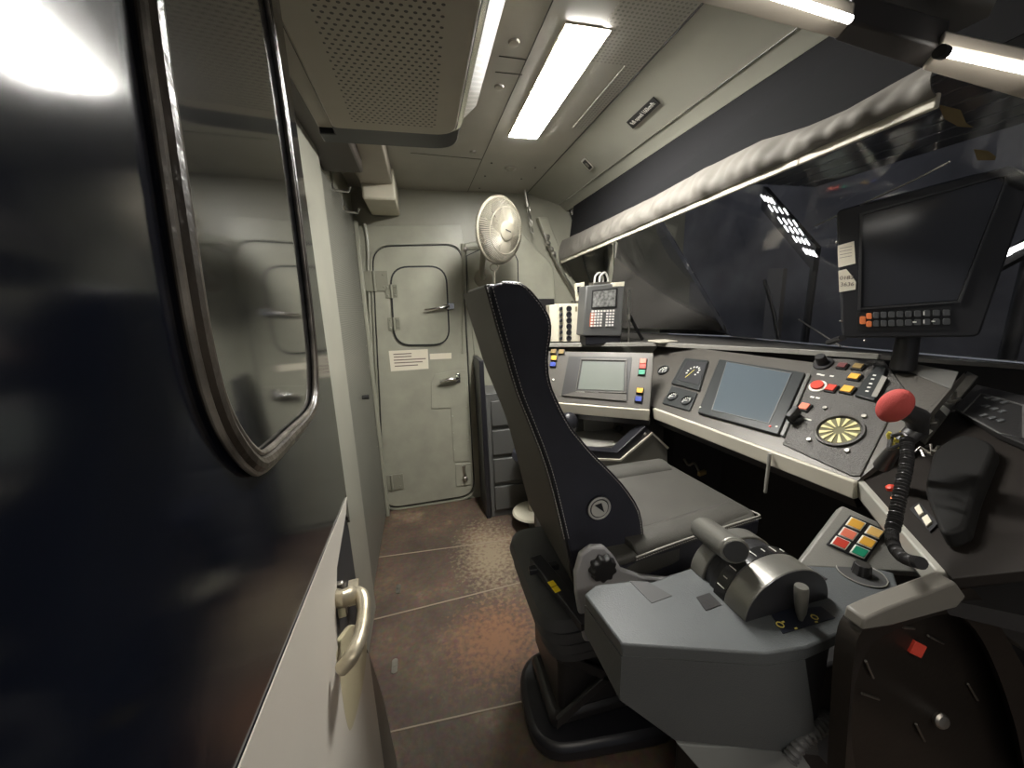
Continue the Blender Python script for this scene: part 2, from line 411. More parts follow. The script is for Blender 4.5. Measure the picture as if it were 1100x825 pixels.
# L cover plate with lever handle
pl = [f(463, 412, .034), f(467, 402, .034), f(488, 398, .034), f(500, 397, .034), f(504, 495, .034), f(487.5, 496, .034), f(484, 438, .034), f(463.5, 439, .034)]
MB().prism(pl, DY * .006).build('latch_plate', DOORP, d1, .0015)
b = MB()
for t in [(486, 447), (487, 465), (488, 483), (501, 437), (502, 455), (503, 473)]: b.lathe(f(*t, .04), DY, [(.005, 0), (.003, .003)], 8)
b.build('plate_screws', STEEL, d1)
c = f(492, 406, .04)
MB().box(c, (.016, 0, 0), (0, .008, 0), (0, 0, .035)).tube([c + V((0, -.015, 0)), c + V((-.02, -.035, .002)), c + V((-.08, -.04, .0)), c + V((-.135, -.036, -.012))], [.014, .016, .015, .009], 10).build('door_handle', CHROME, d1, .003)
MB().prism([f(489, 498, .034), f(506, 497, .034), f(507, 520, .034), f(490, 522, .034)], DY * .008).build('lower_bolt_plate', DOORP, d1, .002)
c = f(498, 500, .042); c2 = f(499.5, 514, .042)
MB().frustum(c + DY * .006, c2 + DY * .006, .012, .009, 12).lathe(c2, DY, [(.022, 0), (.02, .012), (.01, .02)], 14).build('lower_bolt', STEEL, d1)
# papers on the door
nt_ = MB().prism([f(417.5, 377, .034), f(459.5, 375, .034), f(460.5, 396, .034), f(420, 399, .034)], DY * .0015).build('paper_notice', PAPER)
tag(nt_, 'white paper notice with printed lines on the far door below its hatch', 'notice')
for (a, b_) in [((422.5, 380.7), (442, 379.7)), ((423, 383.7), (442, 382.7)), ((423, 387), (457.5, 385.2)), ((423.5, 390), (454, 388.5)), ((424, 393.5), (449, 392))]:
    p, q = f(*a, .0357), f(*b_, .0357); MB().box((p + q) / 2, (q - p) / 2, (0, .0004, 0), (0, 0, .0035)).build('printed_line', INK, nt_)
lb = MB().prism([f(461.5, 380, .034), f(485, 379, .034), f(485, 385.2, .034), f(462, 386.2, .034)], DY * .0015).build('label_strip', PAPER)
tag(lb, 'small blank white label strip right of the paper notice', 'label')

# left bulkhead
XB = -.38
wl = MB().abox((XB - .06, -.6, 0), (XB, YF, ZC)).build('wall_left', WALL); struct(wl, 'grey rear bulkhead lined with perforated sheet', 'wall')
pz = .05
MB().abox((XB, 1.78, .02), (XB + .012, YF - .06, 2.1)).build('perforated_sheet', PERF, wl, .003)
MB().abox((XB, 1.44, 0), (XB + .035, 1.77, 2.16)).build('corner_post', mat('pale_post_paint', (.27, .265, .22), .35, noise=.05), wl, .008)
MB().abox((XB + .012, YF - .10, 0), (XB + .035, YF - .06, 2.05)).build('sheet_edge', DOORP, wl, .004)
b = MB()
for i in range(14):
    z = .15 + i * .14
    for yy in (1.83, 2.60): b.lathe((XB + .012, yy, z), (1, 0, 0), [(.006, 0), (.004, .003)], 8)
b.build('rivets', STEEL, wl)
p = P(389, 427, X=XB + .012)
MB().frustum((XB + .012, p.y, p.z), (XB + .05, p.y, p.z), .012, .014, 12).build('bulkhead_knob', DARKP, wl)
for i, (x, y) in enumerate([(366, 205), (377, 228)]):
    p = P(x, y, X=XB + .05)
    z = p.z; yy = p.y
    hk = MB().tube([(XB + .012, yy, z + .07), (XB + .014, yy, z + .01), (XB + .03, yy, z), (XB + .085, yy, z - .002), (XB + .095, yy, z + .02)], .006, 8).box((XB + .015, yy, z + .06), (.004, 0, 0), (0, .012, 0), (0, 0, .03)).build('coat_hook', CHROME)
    tag(hk, ['bright metal coat hook on the bulkhead, the nearer and higher one', 'bright metal coat hook on the bulkhead, the farther and lower one'][i], 'hook', 'coat hooks on the bulkhead')
# dark soffit box above bulkhead and trunking by the ceiling
sb = MB().abox((XB, .9, 2.12), (XB + .17, 2.0, ZC)).build('trim_2', mat('soffit_brown', (.06, .05, .042), .5), None, .01); struct(sb, 'dark brown header above the bulkhead', 'trim')
tr = empty('cable_trunking', (-.2, 2.3, ZC), 'cream cable trunking running along the ceiling behind the perforated unit', 'trunking')
p0, p1 = P(389, 158, Z=2.20), P(437, 158, Z=2.20)
MB().abox((-.27, 1.75, 2.18), (-.10, 2.40, ZC)).build('upper_cover', TAN, tr, .008)
MB().abox((-.265, 2.35, 2.10), (-.085, 2.74, ZC - .005)).build('lower_cover', CREAM, tr, .012)

# windscreen: glass facets, side pillar
def wx(y):  # bottom x
    return 1.82 if y <= 1.9 else 1.82 + (1.40 - 1.82) * (y - 1.9) / (YF - 1.9)
XT, ZT, ZBt = 1.10, ZCc + .02, 1.27
wb = MB()
for y0, y1 in ((-.6, 1.9), (1.9, YF)):
    q = [V((wx(y0), y0, ZBt)), V((wx(y1), y1, ZBt)), V((XT, y1, ZT)), V((XT, y0, ZT))]
    n = (q[1] - q[0]).cross(q[3] - q[0]).normalized()
    if n.x < 0: n = -n
    wb.prism(q, n * .012)
w1 = wb.build('window_1', WGLASS); struct(w1, 'dark raked cab windscreen above the driving desk', 'window')
wf = MB().abox((1.9, -.6, 0), (1.96, YF, 1.24)).build('wall_right', DARKP); struct(wf, 'dark cab front wall below the windscreen', 'wall')
# pillar strip along the glass at far wall
pil = MB().prism([f(575, 235, .02), f(586, 235, .02), f(606, 285, .02), f(632, 330, .02), f(650, 372, .02), f(640, 372, .02), f(622, 330, .02), f(597, 288, .02)], DY * .05).build('trim_3', WALL, None, .008)
struct(pil, 'grey pillar edge beside the windscreen at the far wall', 'trim')
MB().tube([f(598, 283, .08), f(612, 305, .08), f(629, 340, .08)], .008).build('pillar_pipe', STEEL, pil)
# bracket fittings on pillar
b = MB()
for x, y in [(588, 262), (591, 268), (587, 255), (594, 273)]: b.lathe(f(x, y, .07), DY, [(.015, 0), (.015, .03), (.008, .035)], 10)
b.tube([f(584, 250, .09), f(592, 268, .09), f(598, 282, .09)], .006)
tag(b.build('blind_pulley_fitting', STEEL), 'small metal blind fitting on the pillar at the end of the blind', 'fitting')
b = MB()
b.abox(tuple(P(563, 199, Y=2.66) + V((-.025, -.02, 0))), tuple(P(563, 199, Y=2.66) + V((.025, .02, .04))))
b.tube([P(564, 204, Y=2.64), P(567, 222, Y=2.64)], .012)
for i in range(4):
    c = P(568 + i * 1.2, 226 + i * 7, Y=2.62); 
    b.tube([c + V((math.cos(t) * .009, math.sin(t) * .009 * (i % 2), math.sin(t) * .02)) for t in [k * math.pi / 4 for k in range(8)]], .0035, 6, True)
tag(b.build('ceiling_chain_bracket', STEEL), 'metal bracket with hanging chain links at the ceiling corner right of the fan', 'bracket')

# ================================================================== CEILING LAMP
L = empty('ceiling_light', (.63, 1.8, ZC), 'glowing rectangular flush ceiling lamp panel over the cab', 'lamp')
lx0, lx1 = cz(547, 145).x, cz(577, 146).x; ly1, ly0 = cz(547, 145).y, cz(607, 23).y
LM = mat('lamp_diffuser', (1, 1, 1), .5, emit=(1, .975, .92), estr=80)
MB().abox((lx0, ly0, ZC - .008), (lx1, ly1, ZC - .002)).build('diffuser', LM, L)
MB().band([(lx0, ly0, ZC), (lx1, ly0, ZC), (lx1, ly1, ZC), (lx0, ly1, ZC)], V((0, 0, -1)), .012, .006).build('frame', CREAM, L)

# perforated ceiling unit
zu = 2.0
def u_(px, py, z=zu): return P(px, py, Z=z)
U = empty('ceiling_air_unit', (-.05, .9, ZC), 'tan perforated air unit with rounded black-edged base hanging from the ceiling', 'air unit')
xl, xr, yu = u_(358, 140).x, u_(489, 147).x, u_(430, 143).y
print('unit', xl, xr, yu)
body = [V((xl, -.4, zu)), V((xr, -.4, zu)), V((xr, yu, zu)), V((xl, yu, zu))]
MB().prism(rnd(body, [0, 0, .07, .02], 8), V((0, 0, .03))).build('tray', TAN, U, .006)
MB().abox((xl + .06, -.2, zu - .0015), (xr - .06, yu - .05, zu + .002)).build('perforated_grille', PERFC, U)
k = .014; yr_ = P(430, 157, Z=zu + .016).y
rim = [V((xl - .006, -.4, zu + .014)), V((xr + k, -.4, zu + .014)), V((xr + k, yr_, zu + .014)), V((xl - .05, yr_, zu + .014)), V((xl - .05, yr_ - .06, zu + .014)), V((xl - .006, yr_ - .06, zu + .014))]
MB().prism(rnd(rim, [0, 0, .085, .01, 0, 0], 8), V((0, 0, .05))).build('black_rim', BLACKT, U, .004)
MB().abox((xl - .05, -.4, zu + .03), (xl - .006, yr_ - .062, zu + .07)).build('side_skirt', TAN, U, .003)
MB().band(rnd([V((xl, -.4, zu + .012)), V((xr + .012, -.4, zu + .012)), V((xr + .012, yu + .01, zu + .012)), V((xl, yu + .01, zu + .012))], [0, 0, .075, .02], 8)[1:-2], V((0, 0, 1)), .006, .008, False).build('bright_edge', CHROME, U)
b = MB(); pr_ = [(xr + .002, zu + .006), (xr + .012, zu + .010), (xr + .012, zu + .03), (xr + .002, zu + .03)]
b.prism([V((x, -.4, z)) for x, z in pr_], V((0, yu - .04 + .4, 0))); b.build('side_bezel', CHROME, U)
b = MB(); pr_ = [(xr + .013, zu + .012), (xr + .055, zu + .050), (xr + .055, zu + .07), (xr + .013, zu + .05)]
b.prism([V((x, -.4, z)) for x, z in pr_], V((0, yu - .08 + .4, 0))); b.build('sloped_mesh', dots_mat('sloped_mesh', (.22, .20, .15), (.12, .10, .07), 0, 1, .012, .0042), U)
MB().abox((xl - .05, -.4, zu + .07), (xr + .03, yu - .02, ZC)).build('housing', mat('unit_housing', (.30, .28, .235), .4), U, .01)
MB().abox((xr + .03, -.35, zu + .08), (xr + .036, yu - .06, ZC - .03)).build('side_mesh', dots_mat('side_perforation', (.42, .38, .30), (.12, .1, .08), 1, 2, .016, .005), U)

# ceiling signs on cove
cvF = Frame(V((XA, 1.5, ZC)), V((0, -1, 0)), V((-(1.04 - XA), 0, ZC - ZB)))
if cvF.n.z > 0: cvF.n = -cvF.n
q = [cvF.hit(x, y, .002) for x, y in [(673, 131), (702, 103.5), (709, 111), (680, 138)]]
sg = MB().prism(q, cvF.n * .002).build('speed_sign', mat('sign_black', (.02, .02, .02), .4)); tag(sg, 'black cove sign with white lettering reading full speed 160km/h', 'sign')
qc = sum(q, V()) / 4; su = ((q[1] - q[0]) + (q[2] - q[3])).normalized(); sv = ((q[0] - q[3]) + (q[1] - q[2])).normalized()
sv = (sv - su * sv.dot(su)).normalized(); ln = (q[1] - q[0]).length; hh = abs((q[0] - q[3]).dot(sv))
nn = su.cross(sv)
text('full speed 160km/h', qc + nn * .0028 * (1 if nn.dot(cvF.n) > 0 else -1), su, sv, hh * .62, WHITE, sg, sx=ln * .90 / (hh * .62 * 8.1))
print('sign', q, ln, hh, nn, cvF.n)
q = [cvF.hit(x, y, .002) for x, y in [(624, 173), (628, 169), (638, 179.5), (634, 183.5)]]
sg = MB().prism(rnd(q, .008), cvF.n * .003).build('latch_tag', WHITE); tag(sg, 'small white-rimmed dark plate on the cove, left of the speed sign', 'plate')
c = sum(q, V()) / 4
MB().prism(rnd([c + (a - c) * .78 + cvF.n * .003 for a in q], .006), cvF.n * .001).build('dark_centre', DARKP, sg)
MB().prism([c + (a - c) * .35 + cvF.n * .004 for a in q], cvF.n * .001).build('slot', SHELFM, sg)

# ================================================================== BLIND
B0, B1 = P(603, 281, X=1.00), P(860, 171, X=1.04)
dB = (B1 - B0).normalized(); B2 = P(1100, 66, X=1.06)
print('blind', B0, B1, B2)
BL = empty('roller_blind', (B0 + B2) / 2, 'gathered grey cloth sun blind with pale bottom bar across the windscreen', 'blind')
bar = [B0, B1, B0 + (B1 - B0) * 1.22]
bar = [B0, B1, B1 + dB * .28]
b = MB()
for i in range(len(bar) - 1):
    p, q = bar[i], bar[i + 1]; d = (q - p)
    b.box((p + q) / 2, d / 2, V((.006, 0, .0)), V((0, 0, .014)))
b.build('bottom_bar', LIP, BL, .003)
b = MB(); N = 220; rows = []
tops = [P(x, y, X=1.02) for x, y in [(597, 263), (628, 248), (658, 233), (703, 210), (752, 181.5), (812, 151), (860, 136), (900, 118), (950, 88), (1000, 60)]]
def toph(y):
    for a, c in zip(tops, tops[1:]):
        if c.y <= y <= a.y: t = (a.y - y) / (a.y - c.y); return a.z * (1 - t) + c.z * t
    return tops[0].z if y > tops[0].y else tops[-1].z
for j in range(13):
    r = []; v = j / 12
    for i in range(N + 1):
        t = i / N; p = B0.lerp(bar[-1], t); hgt = (toph(p.y) - p.z - .008) * v
        am = .35 + .65 * t
        wv = am * (.007 * math.sin(t * 47 + 2 * math.sin(t * 9) + v * 2) + .005 * math.sin(t * 101 + v * 3) + .003 * math.sin(t * 230 - v * 4))
        puff = math.sin(math.pi * v ** .8) * (.012 + .016 * t)
        r.append(b.bm.verts.new(p + V((-.010 - puff - wv * math.sin(math.pi * v * .9 + .2) + v * .02, 0, .008 + hgt))))
    rows.append(r)
for j in range(12):
    for i in range(N): b.face([rows[j][i], rows[j][i + 1], rows[j + 1][i + 1], rows[j + 1][i]])
o = b.build('gathered_cloth', FABRIC, BL); sd = o.modifiers.new('t', 'SOLIDIFY'); sd.thickness = .004
# dark fabric behind the gathers, up to the header
b = MB(); 
b.prism([B0 + V((.05, 0, .08)), bar[-1] + V((.05, -.3, .08)), V((1.095, bar[-1].y - .3, ZCc + .01)), V((1.095, B0.y, ZCc + .01))], V((.004, 0, 0)))
b.build('stretched_cloth', mat('dark_blind_cloth', (.016, .016, .017), .9, spec=.1), BL)

# ================================================================== OPEN DOOR (left)
al = math.atan(.10); dS = V((-math.sin(al), math.cos(al), 0)); dN = V((math.cos(al), math.sin(al), 0)); dO = V((-.095, 0, 0))
def g(px, py, h=0): return PL(px, py, dO + dN * h, dN)
def sN(s, z, h=0): return dO + dS * s + V((0, 0, z)) + dN * h
e1 = g(345, 331); s1 = (e1 - dO).dot(dS)
print('door edge s', s1)
def ge(px, py, h=0):
    p = g(px, py, h); q = (p - dO).dot(dS)
    return p if q < s1 - .001 else sN(s1, p.z, h)
notch = [(396, 690), (383, 697), (369, 710), (362, 700), (360, 660), (361, 610), (366, 580), (371, 552), (379, 540)]
skin = [sN(-.25, .05), sN(s1, .05)] + [ge(*t) for t in notch] + [sN(s1, 2.2), sN(-.25, 2.2)]
D2 = MB().prism(skin, -dN * .022).build('door_2', SKIN); struct(D2, 'open cab door in glossy near-black livery with gasketed window', 'door')
MB().prism([sN(-.25, .05, -.0225), sN(s1 - .06, .05, -.0225), sN(s1 - .06, 2.2, -.0225), sN(-.25, 2.2, -.0225)], -dN * .02).build('inner_leaf', DARKP, D2)
lo = ge(372, 534, .0006); bx = g(255, 825, .0006); bq = lo + (bx - lo) * (((lo - dO).dot(dS) + .25) / (lo - bx).dot(dS)); print('wedge', lo, bx, bq)
w = [lo, bq, sN(-.25, .06, .0006), sN(s1, .06, .0006)] + [ge(x, y, .0006) for x, y in notch[:-1]]
MB().prism(w, dN * .0012).build('cream_livery_band', WHITEP, D2, label='cream painted lower band of the livery')
# window
gl = [g(x, y) for x, y in [(146, -30), (157, 60), (169, 140), (180, 215), (193, 300), (206, 372), (222, 432), (240, 470), (262, 496), (278, 497), (305, 472), (328, 447), (334, 425), (333, 380), (326, 310), (312, 200), (298, 100), (282, 0), (276, -40)]]
gl = smooth(gl[:-1], 3) + [gl[-1]]
top = [sN((gl[-1] - dO).dot(dS), 2.19), sN((gl[0] - dO).dot(dS), 2.19)]
top = [g(276, -40) , g(146, -30)]
MB().prism(gl, dN * .002).build('door_glass', DGLASS, D2)
MB().tube([p + dN * .003 for p in gl], .0062, 10, False).build('window_gasket', GASK, D2)
cen = sum(gl, V()) / len(gl)
MB().tube([p + (cen - p).normalized() * .008 + dN * .005 for p in gl], .0024, 8, False).build('gasket_inner_lip', GASKL, D2)
MB().tube([p - (cen - p).normalized() * .0062 + dN * .0035 for p in gl], .0022, 8, False).build('gasket_outer_lip', GASKL, D2)
# latch pocket and handle
MB().prism([ge(*t, -.004) for t in notch], -dN * .012).build('latch_pocket', DARK, D2)
MB().prism(smooth([g(361, 701, .002), g(372, 678, .002), g(382, 671, .002), g(394, 688, .002), g(391, 730, .002), g(379, 782, .002), g(372, 775, .002), g(366, 735, .002)], 3, True), -dN * .010).build('pocket_cup', mat('pocket_cream', (.50, .45, .29), .4), D2, .002)
hp = [g(361, 642, .0), g(368, 643, .01), g(380, 638, .022), g(388, 640, .032), g(391, 655, .036), g(387, 683, .034), g(378, 705, .026), g(367, 718, .014)]
MB().tube(smooth(hp, 4), [.0115] * 8 + [.0095] * 8 + [.0085] * 8 + [.0085] * 5, 12).box(g(380, 636, .006), dS * .017, V((0, 0, .012)), dN * .008).build('door_handle', BRASSY, D2, .002)
MB().box(g(361.5, 645, -.004), dS * .004, V((0, 0, .028)), dN * .012).build('handle_collar', STEEL, D2, .002)
MB().prism([g(395, 697), g(405, 835), g(430, 835), g(412, 750)], -dN * .01).build('lower_flange', mat('flange_olive', (.15, .145, .12), .45), D2, .002)

# ================================================================== DRIVING DESK
zl = 1.0
DKX = empty('driving_desk', (1.2, 1.2, 0), 'wraparound grey-brown driving desk with cream front edge and instruments', 'driving desk')
up = V((0, 0, 1))
def mkframe(a, b, tilt):
    u = (b - a).normalized(); out = up.cross(u)       # left-hand side of travel
    v = out * math.cos(tilt) + up * math.sin(tilt)
    return Frame(a, u, v), (b - a).length
Fa, Fb = P(585, 431, Z=zl), P(698, 440, Z=zl)
Ma, Mb = P(703, 438, Z=zl), P(921, 517, Z=zl)
Na, Nb = P(923, 512, Z=zl), P(1014, 614, Z=zl)
Ff, Fl = mkframe(Fa, Fb, math.radians(60)); Mf, Ml = mkframe(Ma, Mb, math.radians(40)); Nf, Nl = mkframe(Na, Nb, math.radians(28))
print('frames', Fa, Fb, Ma, Mb, Na, Nb, 'n', Ff.n, Mf.n, Nf.n)
def slab(F, x0, y0, x1, y1, h, m, name, par, bev=.002, t=None):
    return MB().prism(F.rect(x0, y0, x1, y1, h), F.n * (t if t is not None else -.02)).build(name, m, par, bev)
fp = MB().prism([Ff.at(0, .002), Ff.at(Fl, .002), Ff.hit(702, 379), Ff.hit(577, 377)], -Ff.n * .012).build('far_panel', PANEL, DKX, .002)
mp = MB().prism([Mf.at(-.34, .002), Mf.at(Ml, .002), Mf.hit(925, 513), Mf.hit(978, 470), Mf.hit(1036, 400), Mf.at(Mf.uv(1036, 400)[0], .40), Mf.at(-.34, .40)], -Mf.n * .02).build('centre_panel', PANEL, DKX, .002)
print('main cut', Ml, Mf.uv(1036, 400), Mf.uv(978, 470))
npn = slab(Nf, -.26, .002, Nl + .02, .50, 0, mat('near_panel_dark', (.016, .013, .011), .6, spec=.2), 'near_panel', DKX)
def lip(a, b, name, m=LIP):
    d = (b - a).normalized(); o_ = d.cross(up)   # towards driver
    return MB().prism([a + o_ * .012, a - o_ * .02, a - o_ * .02 - up * .055, a + o_ * .002 - up * .055], b - a).build(name, m, DKX, .004)
lip(Fa, Fb, 'far_edge'); lip(Ma, Mb, 'centre_edge'); lip(Na, Nb, 'near_edge', mat('near_edge_grey', (.36, .35, .31), .4))
for a, b, nm in ((Fa, Fb, 'far_underside'), (Ma, Mb, 'centre_underside'), (Na, Nb, 'near_underside')):
    d = (b - a).normalized(); o_ = up.cross(d)
    MB().prism([a - up * .055, a + o_ * .5 - up * .045, a + o_ * .5 - up * .09, a + o_ * .02 - up * .085], b - a).build(nm, DARKP, DKX)

# shelf over the instruments
ZS = 1.27
se = [P(583, 370, Z=ZS), P(705, 369, Z=ZS), P(860, 377, Z=ZS), P(945, 382, Z=ZS), P(1100, 392, Z=ZS)]
se[-1] = V((se[-1].x, se[-1].y, ZS)); print('shelf', se)
bk = [V((1.80, se[-1].y, ZS)), V((1.80, 1.9, ZS)), V((1.40, 2.72, ZS)), V((se[0].x, 2.72, ZS))]
MB().prism(se + bk, V((0, 0, -.014))).build('top_shelf', mat('shelf_dark', (.075, .07, .063), .5), DKX)
b = MB()
for i in range(3): b.box((se[i] + se[i + 1]) / 2 + V((0, 0, -.004)), (se[i + 1] - se[i]) / 2, V((0, .008, 0)) if i == 0 else V((.008, 0, 0)), V((0, 0, .011)))
b.build('shelf_edge', SHELFM, DKX, .002)
pj = se[1]; MB().abox((pj.x - .02, pj.y - .06, ZS + .008), (pj.x + .09, pj.y + .05, ZS + .016)).build('shelf_joint_cover', LIP, DKX, .002)
# backing under the desk
MB().prism([V((1.55, .2, .0)), V((1.75, .2, 0)), V((1.75, 2.3, 0)), V((1.35, 2.3, 0)), V((1.35, 1.75, 0)), V((1.55, 1.6, 0))], V((0, 0, 1.0))).build('front_backing', DARK, DKX)

def key(F, px, py, w, h, m, par, name='push_button', ht=.012, base=DARKP, rot=0):
    x, y = F.uv(px, py); b = MB()
    b.prism(F.rect(x - w / 2, y - h / 2, x + w / 2, y + h / 2, .0005), F.n * ht * .55)
    b.m(1).prism(F.rect(x - w * .40, y - h * .40, x + w * .40, y + h * .40, ht * .55 + .0006), F.n * ht * .45)
    return b.build(name, [base, m], par, .0012)
def disc(F, px, py, r, h0, h1, m, par, name, seg=28, bev=.001, r1=None):
    x, y = F.uv(px, py)
    return MB().frustum(F.at(x, y, h0), F.at(x, y, h1), r, r1 or r, seg).build(name, m, par, bev)

# --- far panel items
for x, y, m in [(595, 378, DKYEL), (603.5, 378.5, DKYEL), (595.5, 385, YEL), (594.5, 392, BLUE), (691, 388.5, SALM), (690.5, 394, RED), (689.5, 400.5, GREEN), (687.5, 420, YEL), (686, 429, BLUE)]:
    key(Ff, x, y, .036, .030, m, fp)
q = [Ff.hit(*t, .001) for t in [(602, 425), (612, 382), (676, 382), (677, 432)]]
b = MB().prism([Ff.hit(*t, .0006) for t in [(603, 425), (611, 383), (679, 384), (674, 430)]], Ff.n * .002); b.build('screen_recess', mat('recess_brown', (.018, .017, .016), .5), fp)
sc = MB().prism([Ff.hit(*t, .0030) for t in [(621, 418), (626, 388), (671, 389), (670, 420)]], Ff.n * .002).build('display_screen', SCRG, fp, .001)
MB().band([Ff.hit(*t, .003) for t in [(619, 420), (624.5, 386), (673, 387), (672, 422)]], Ff.n, .008, .006).build('screen_bezel', PANEL, fp)
for a, b_ in [((619, 419.6), (628, 421.6)), ((629, 419.8), (643, 422))]:
    x0, y0 = Ff.uv(*a); x1, y1 = Ff.uv(*b_); MB().prism(Ff.rect(x0, y1, x1, y0, .007), Ff.n * .001).build('screen_label', WHITE, fp)
MB().prism([Ff.hit(*t, .0028) for t in [(604, 425), (618, 421), (673, 424), (673, 431)]], Ff.n * .006).build('recess_ledge', PANEL, fp)
disc(Ff, 594.5, 408, .006, 0, .004, WHITE, fp, 'small_lamp')

# --- centre panel items
def gauge(F, px, py, r, par, needle, name='pressure_gauge'):
    x, y = F.uv(px, py); c = F.at(x, y)
    b = MB().lathe(c, F.n, [(r, 0), (r, .012), (r * .86, .014), (r * .84, .006), (.001, .006)], 32)
    o = b.build(name, [TRIMD], par)
    b = MB()
    for k in range(11):
        t = math.radians(-135 + 27 * k); d = F.u * math.sin(t) + F.v * math.cos(t); e = F.n.cross(d)
        b.box(c + d * r * .66 + F.n * .0068, d * r * .13, e * r * .055, F.n * .0006)
    for t in needle:
        d = F.u * math.sin(t) + F.v * math.cos(t); b.box(c + d * r * .22 + F.n * .008, d * r * .40, F.n.cross(d) * r * .06, F.n * .0006)
    b.build('dial_marks', WHITE, o)
    return o
go = gauge(Mf, 713, 398.5, .030, mp, [.7, 2.6])
def plate(F, pts, m, par, name, t=.006, h=.0005, bev=.002): return MB().prism([F.hit(*p, h) for p in pts], F.n * t).build(name, m, par, bev)
plate(Mf, [(722, 413), (737, 386), (762, 389), (752, 421)], TRIMD, mp, 'speedometer_frame', .012)
plate(Mf, [(727, 408), (739, 387.5), (759.5, 390), (750.5, 414)], DARK, mp, 'speedometer_face', .002, .0126, .0005)
x, y = Mf.uv(746, 401.5)
b = MB()
for k in range(9):
    t = math.radians(-120 + 30 * k); d = Mf.u * math.sin(t) + Mf.v * math.cos(t)
    b.box(Mf.at(x, y, .0155) + d * .030, d * .0045, Mf.n.cross(d) * .0035, Mf.n * .0004)
b.build('speed_marks', WHITE, mp)
p, q = Mf.hit(736, 405.5, .017), Mf.hit(746, 397, .017)
MB().tube([p, q], .0014, 6).build('speed_needle', YMARK, mp)
plate(Mf, [(712, 434), (722.5, 415.5), (750, 423), (741.5, 442.5)], TRIMD, mp, 'twin_gauge_frame', .008)
for cx, cy in ((723.5, 427.5), (738.5, 432)):
    o = gauge(Mf, cx, cy, .0255, mp, [-1.9], 'small_gauge'); o.location = Mf.n * .004
plate(Mf, [(751, 445), (774, 388), (866, 403), (837, 469)], TRIMD, mp, 'monitor_housing', .014)
plate(Mf, [(765, 440.5), (781, 389), (850.5, 401.5), (826, 455)], SCRB, mp, 'display_screen', .0015, .0146, .0003)
MB().band([Mf.hit(*t, .014) for t in [(765, 440.5), (781, 389), (850.5, 401.5), (826, 455)]], Mf.n, .004, .003).build('screen_bezel', GREYM, mp)
plate(Mf, [(839, 469), (868, 403), (872, 404), (843, 471)], mat('bezel_edge', (.14, .14, .13), .35), mp, 'monitor_side', .012)
disc(Mf, 754, 440, .004, .0145, .017, WHITE, mp, 'status_lamp'); disc(Mf, 829, 461, .004, .0145, .017, RED, mp, 'status_lamp'); disc(Mf, 836, 461.5, .004, .0145, .017, WHITE, mp, 'status_lamp')
# textured right-hand plate
plate(Mf, [(841, 478), (876, 385), (950, 388), (972, 418), (925, 512), (915, 512)], PANELT, mp, 'switch_plate', .004)
b = disc(Mf, 879, 416, .026, .004, .008, WHITE, mp, 'red_button_ring'); disc(Mf, 879, 416, .019, .0085, .016, RED, mp, 'round_red_button')
def keyf(px, py, w, h, m, name='push_button'): 
    x, y = Mf.uv(px, py); b = MB()
    b.prism(Mf.rect(x - w / 2, y - h / 2, x + w / 2, y + h / 2, .0045), Mf.n * .008)
    b.m(1).prism(Mf.rect(x - w * .4, y - h * .4, x + w * .4, y + h * .4, .0127), Mf.n * .005)
    return b.build(name, [DARKP, m], mp, .0012)
keyf(894, 419.5, .032, .032, RED); keyf(911.5, 421, .036, .032, YEL); keyf(865.5, 439.5, .034, .032, SALM)
keyf(906, 395.5, .030, .026, DKRED); keyf(923, 396.5, .032, .026, DKYEL); keyf(919, 407.5, .034, .028, YEL)
x, y = Mf.uv(885, 392); MB().frustum(Mf.at(x, y, .004), Mf.at(x, y, .012), .030, .030, 24).frustum(Mf.at(x, y, .012), Mf.at(x, y, .045), .018, .015, 16).build('rotary_switch', DARKP, mp, .002)
x, y = Mf.uv(856, 452); x2, y2 = x + .004, y - .012
MB().frustum(Mf.at(x, y, .004), Mf.at(x, y, .02), .022, .020, 20).box(Mf.at(x, y, .034), Mf.v * .024, Mf.u * .009, Mf.n * .016).build('rotary_switch', DARKP, mp, .003)
for px, py in [(853, 447), (857, 448.5), (866, 451), (870, 452), (873, 427.5), (879, 428.5), (884, 404), (894, 405), (880, 403)]:
    x, y = Mf.uv(px, py); MB().prism(Mf.rect(x - .006, y - .003, x + .006, y + .003, .0045), Mf.n * .0006).build('printed_caption', WHITE, mp)
# round speaker grille
x, y = Mf.uv(902, 464); c = Mf.at(x, y, .004)
sp = MB().lathe(c, Mf.n, [(.062, 0), (.061, .008), (.054, .009), (.051, .001), (.001, .001)], 40).build('speaker_grille', [PANELT], mp)
b = MB()
for k in range(12):
    t = 2 * math.pi * k / 12; d = Mf.u * math.sin(t) + Mf.v * math.cos(t); e = Mf.n.cross(d)
    b.prism([c + Mf.n * .003 + d * .015 + e * .001, c + Mf.n * .003 + d * .015 - e * .001, c + Mf.n * .003 + d * .048 - e * .0055, c + Mf.n * .003 + d * .048 + e * .0055], Mf.n * .002)
b.build('grille_rays', mat('pale_yellow_metal', (.62, .56, .25), .4), sp)
MB().lathe(c, Mf.n, [(.0495, .0012), (.0495, .0024)], 40).build('grille_back', mat('olive_cloth', (.12, .11, .05), .7), sp)
for px, py in [(887, 440), (929, 449), (870, 474), (911, 486)]:
    disc(Mf, px, py, .0065, .004, .012, STEEL, mp, 'panel_screw', 12, .001)
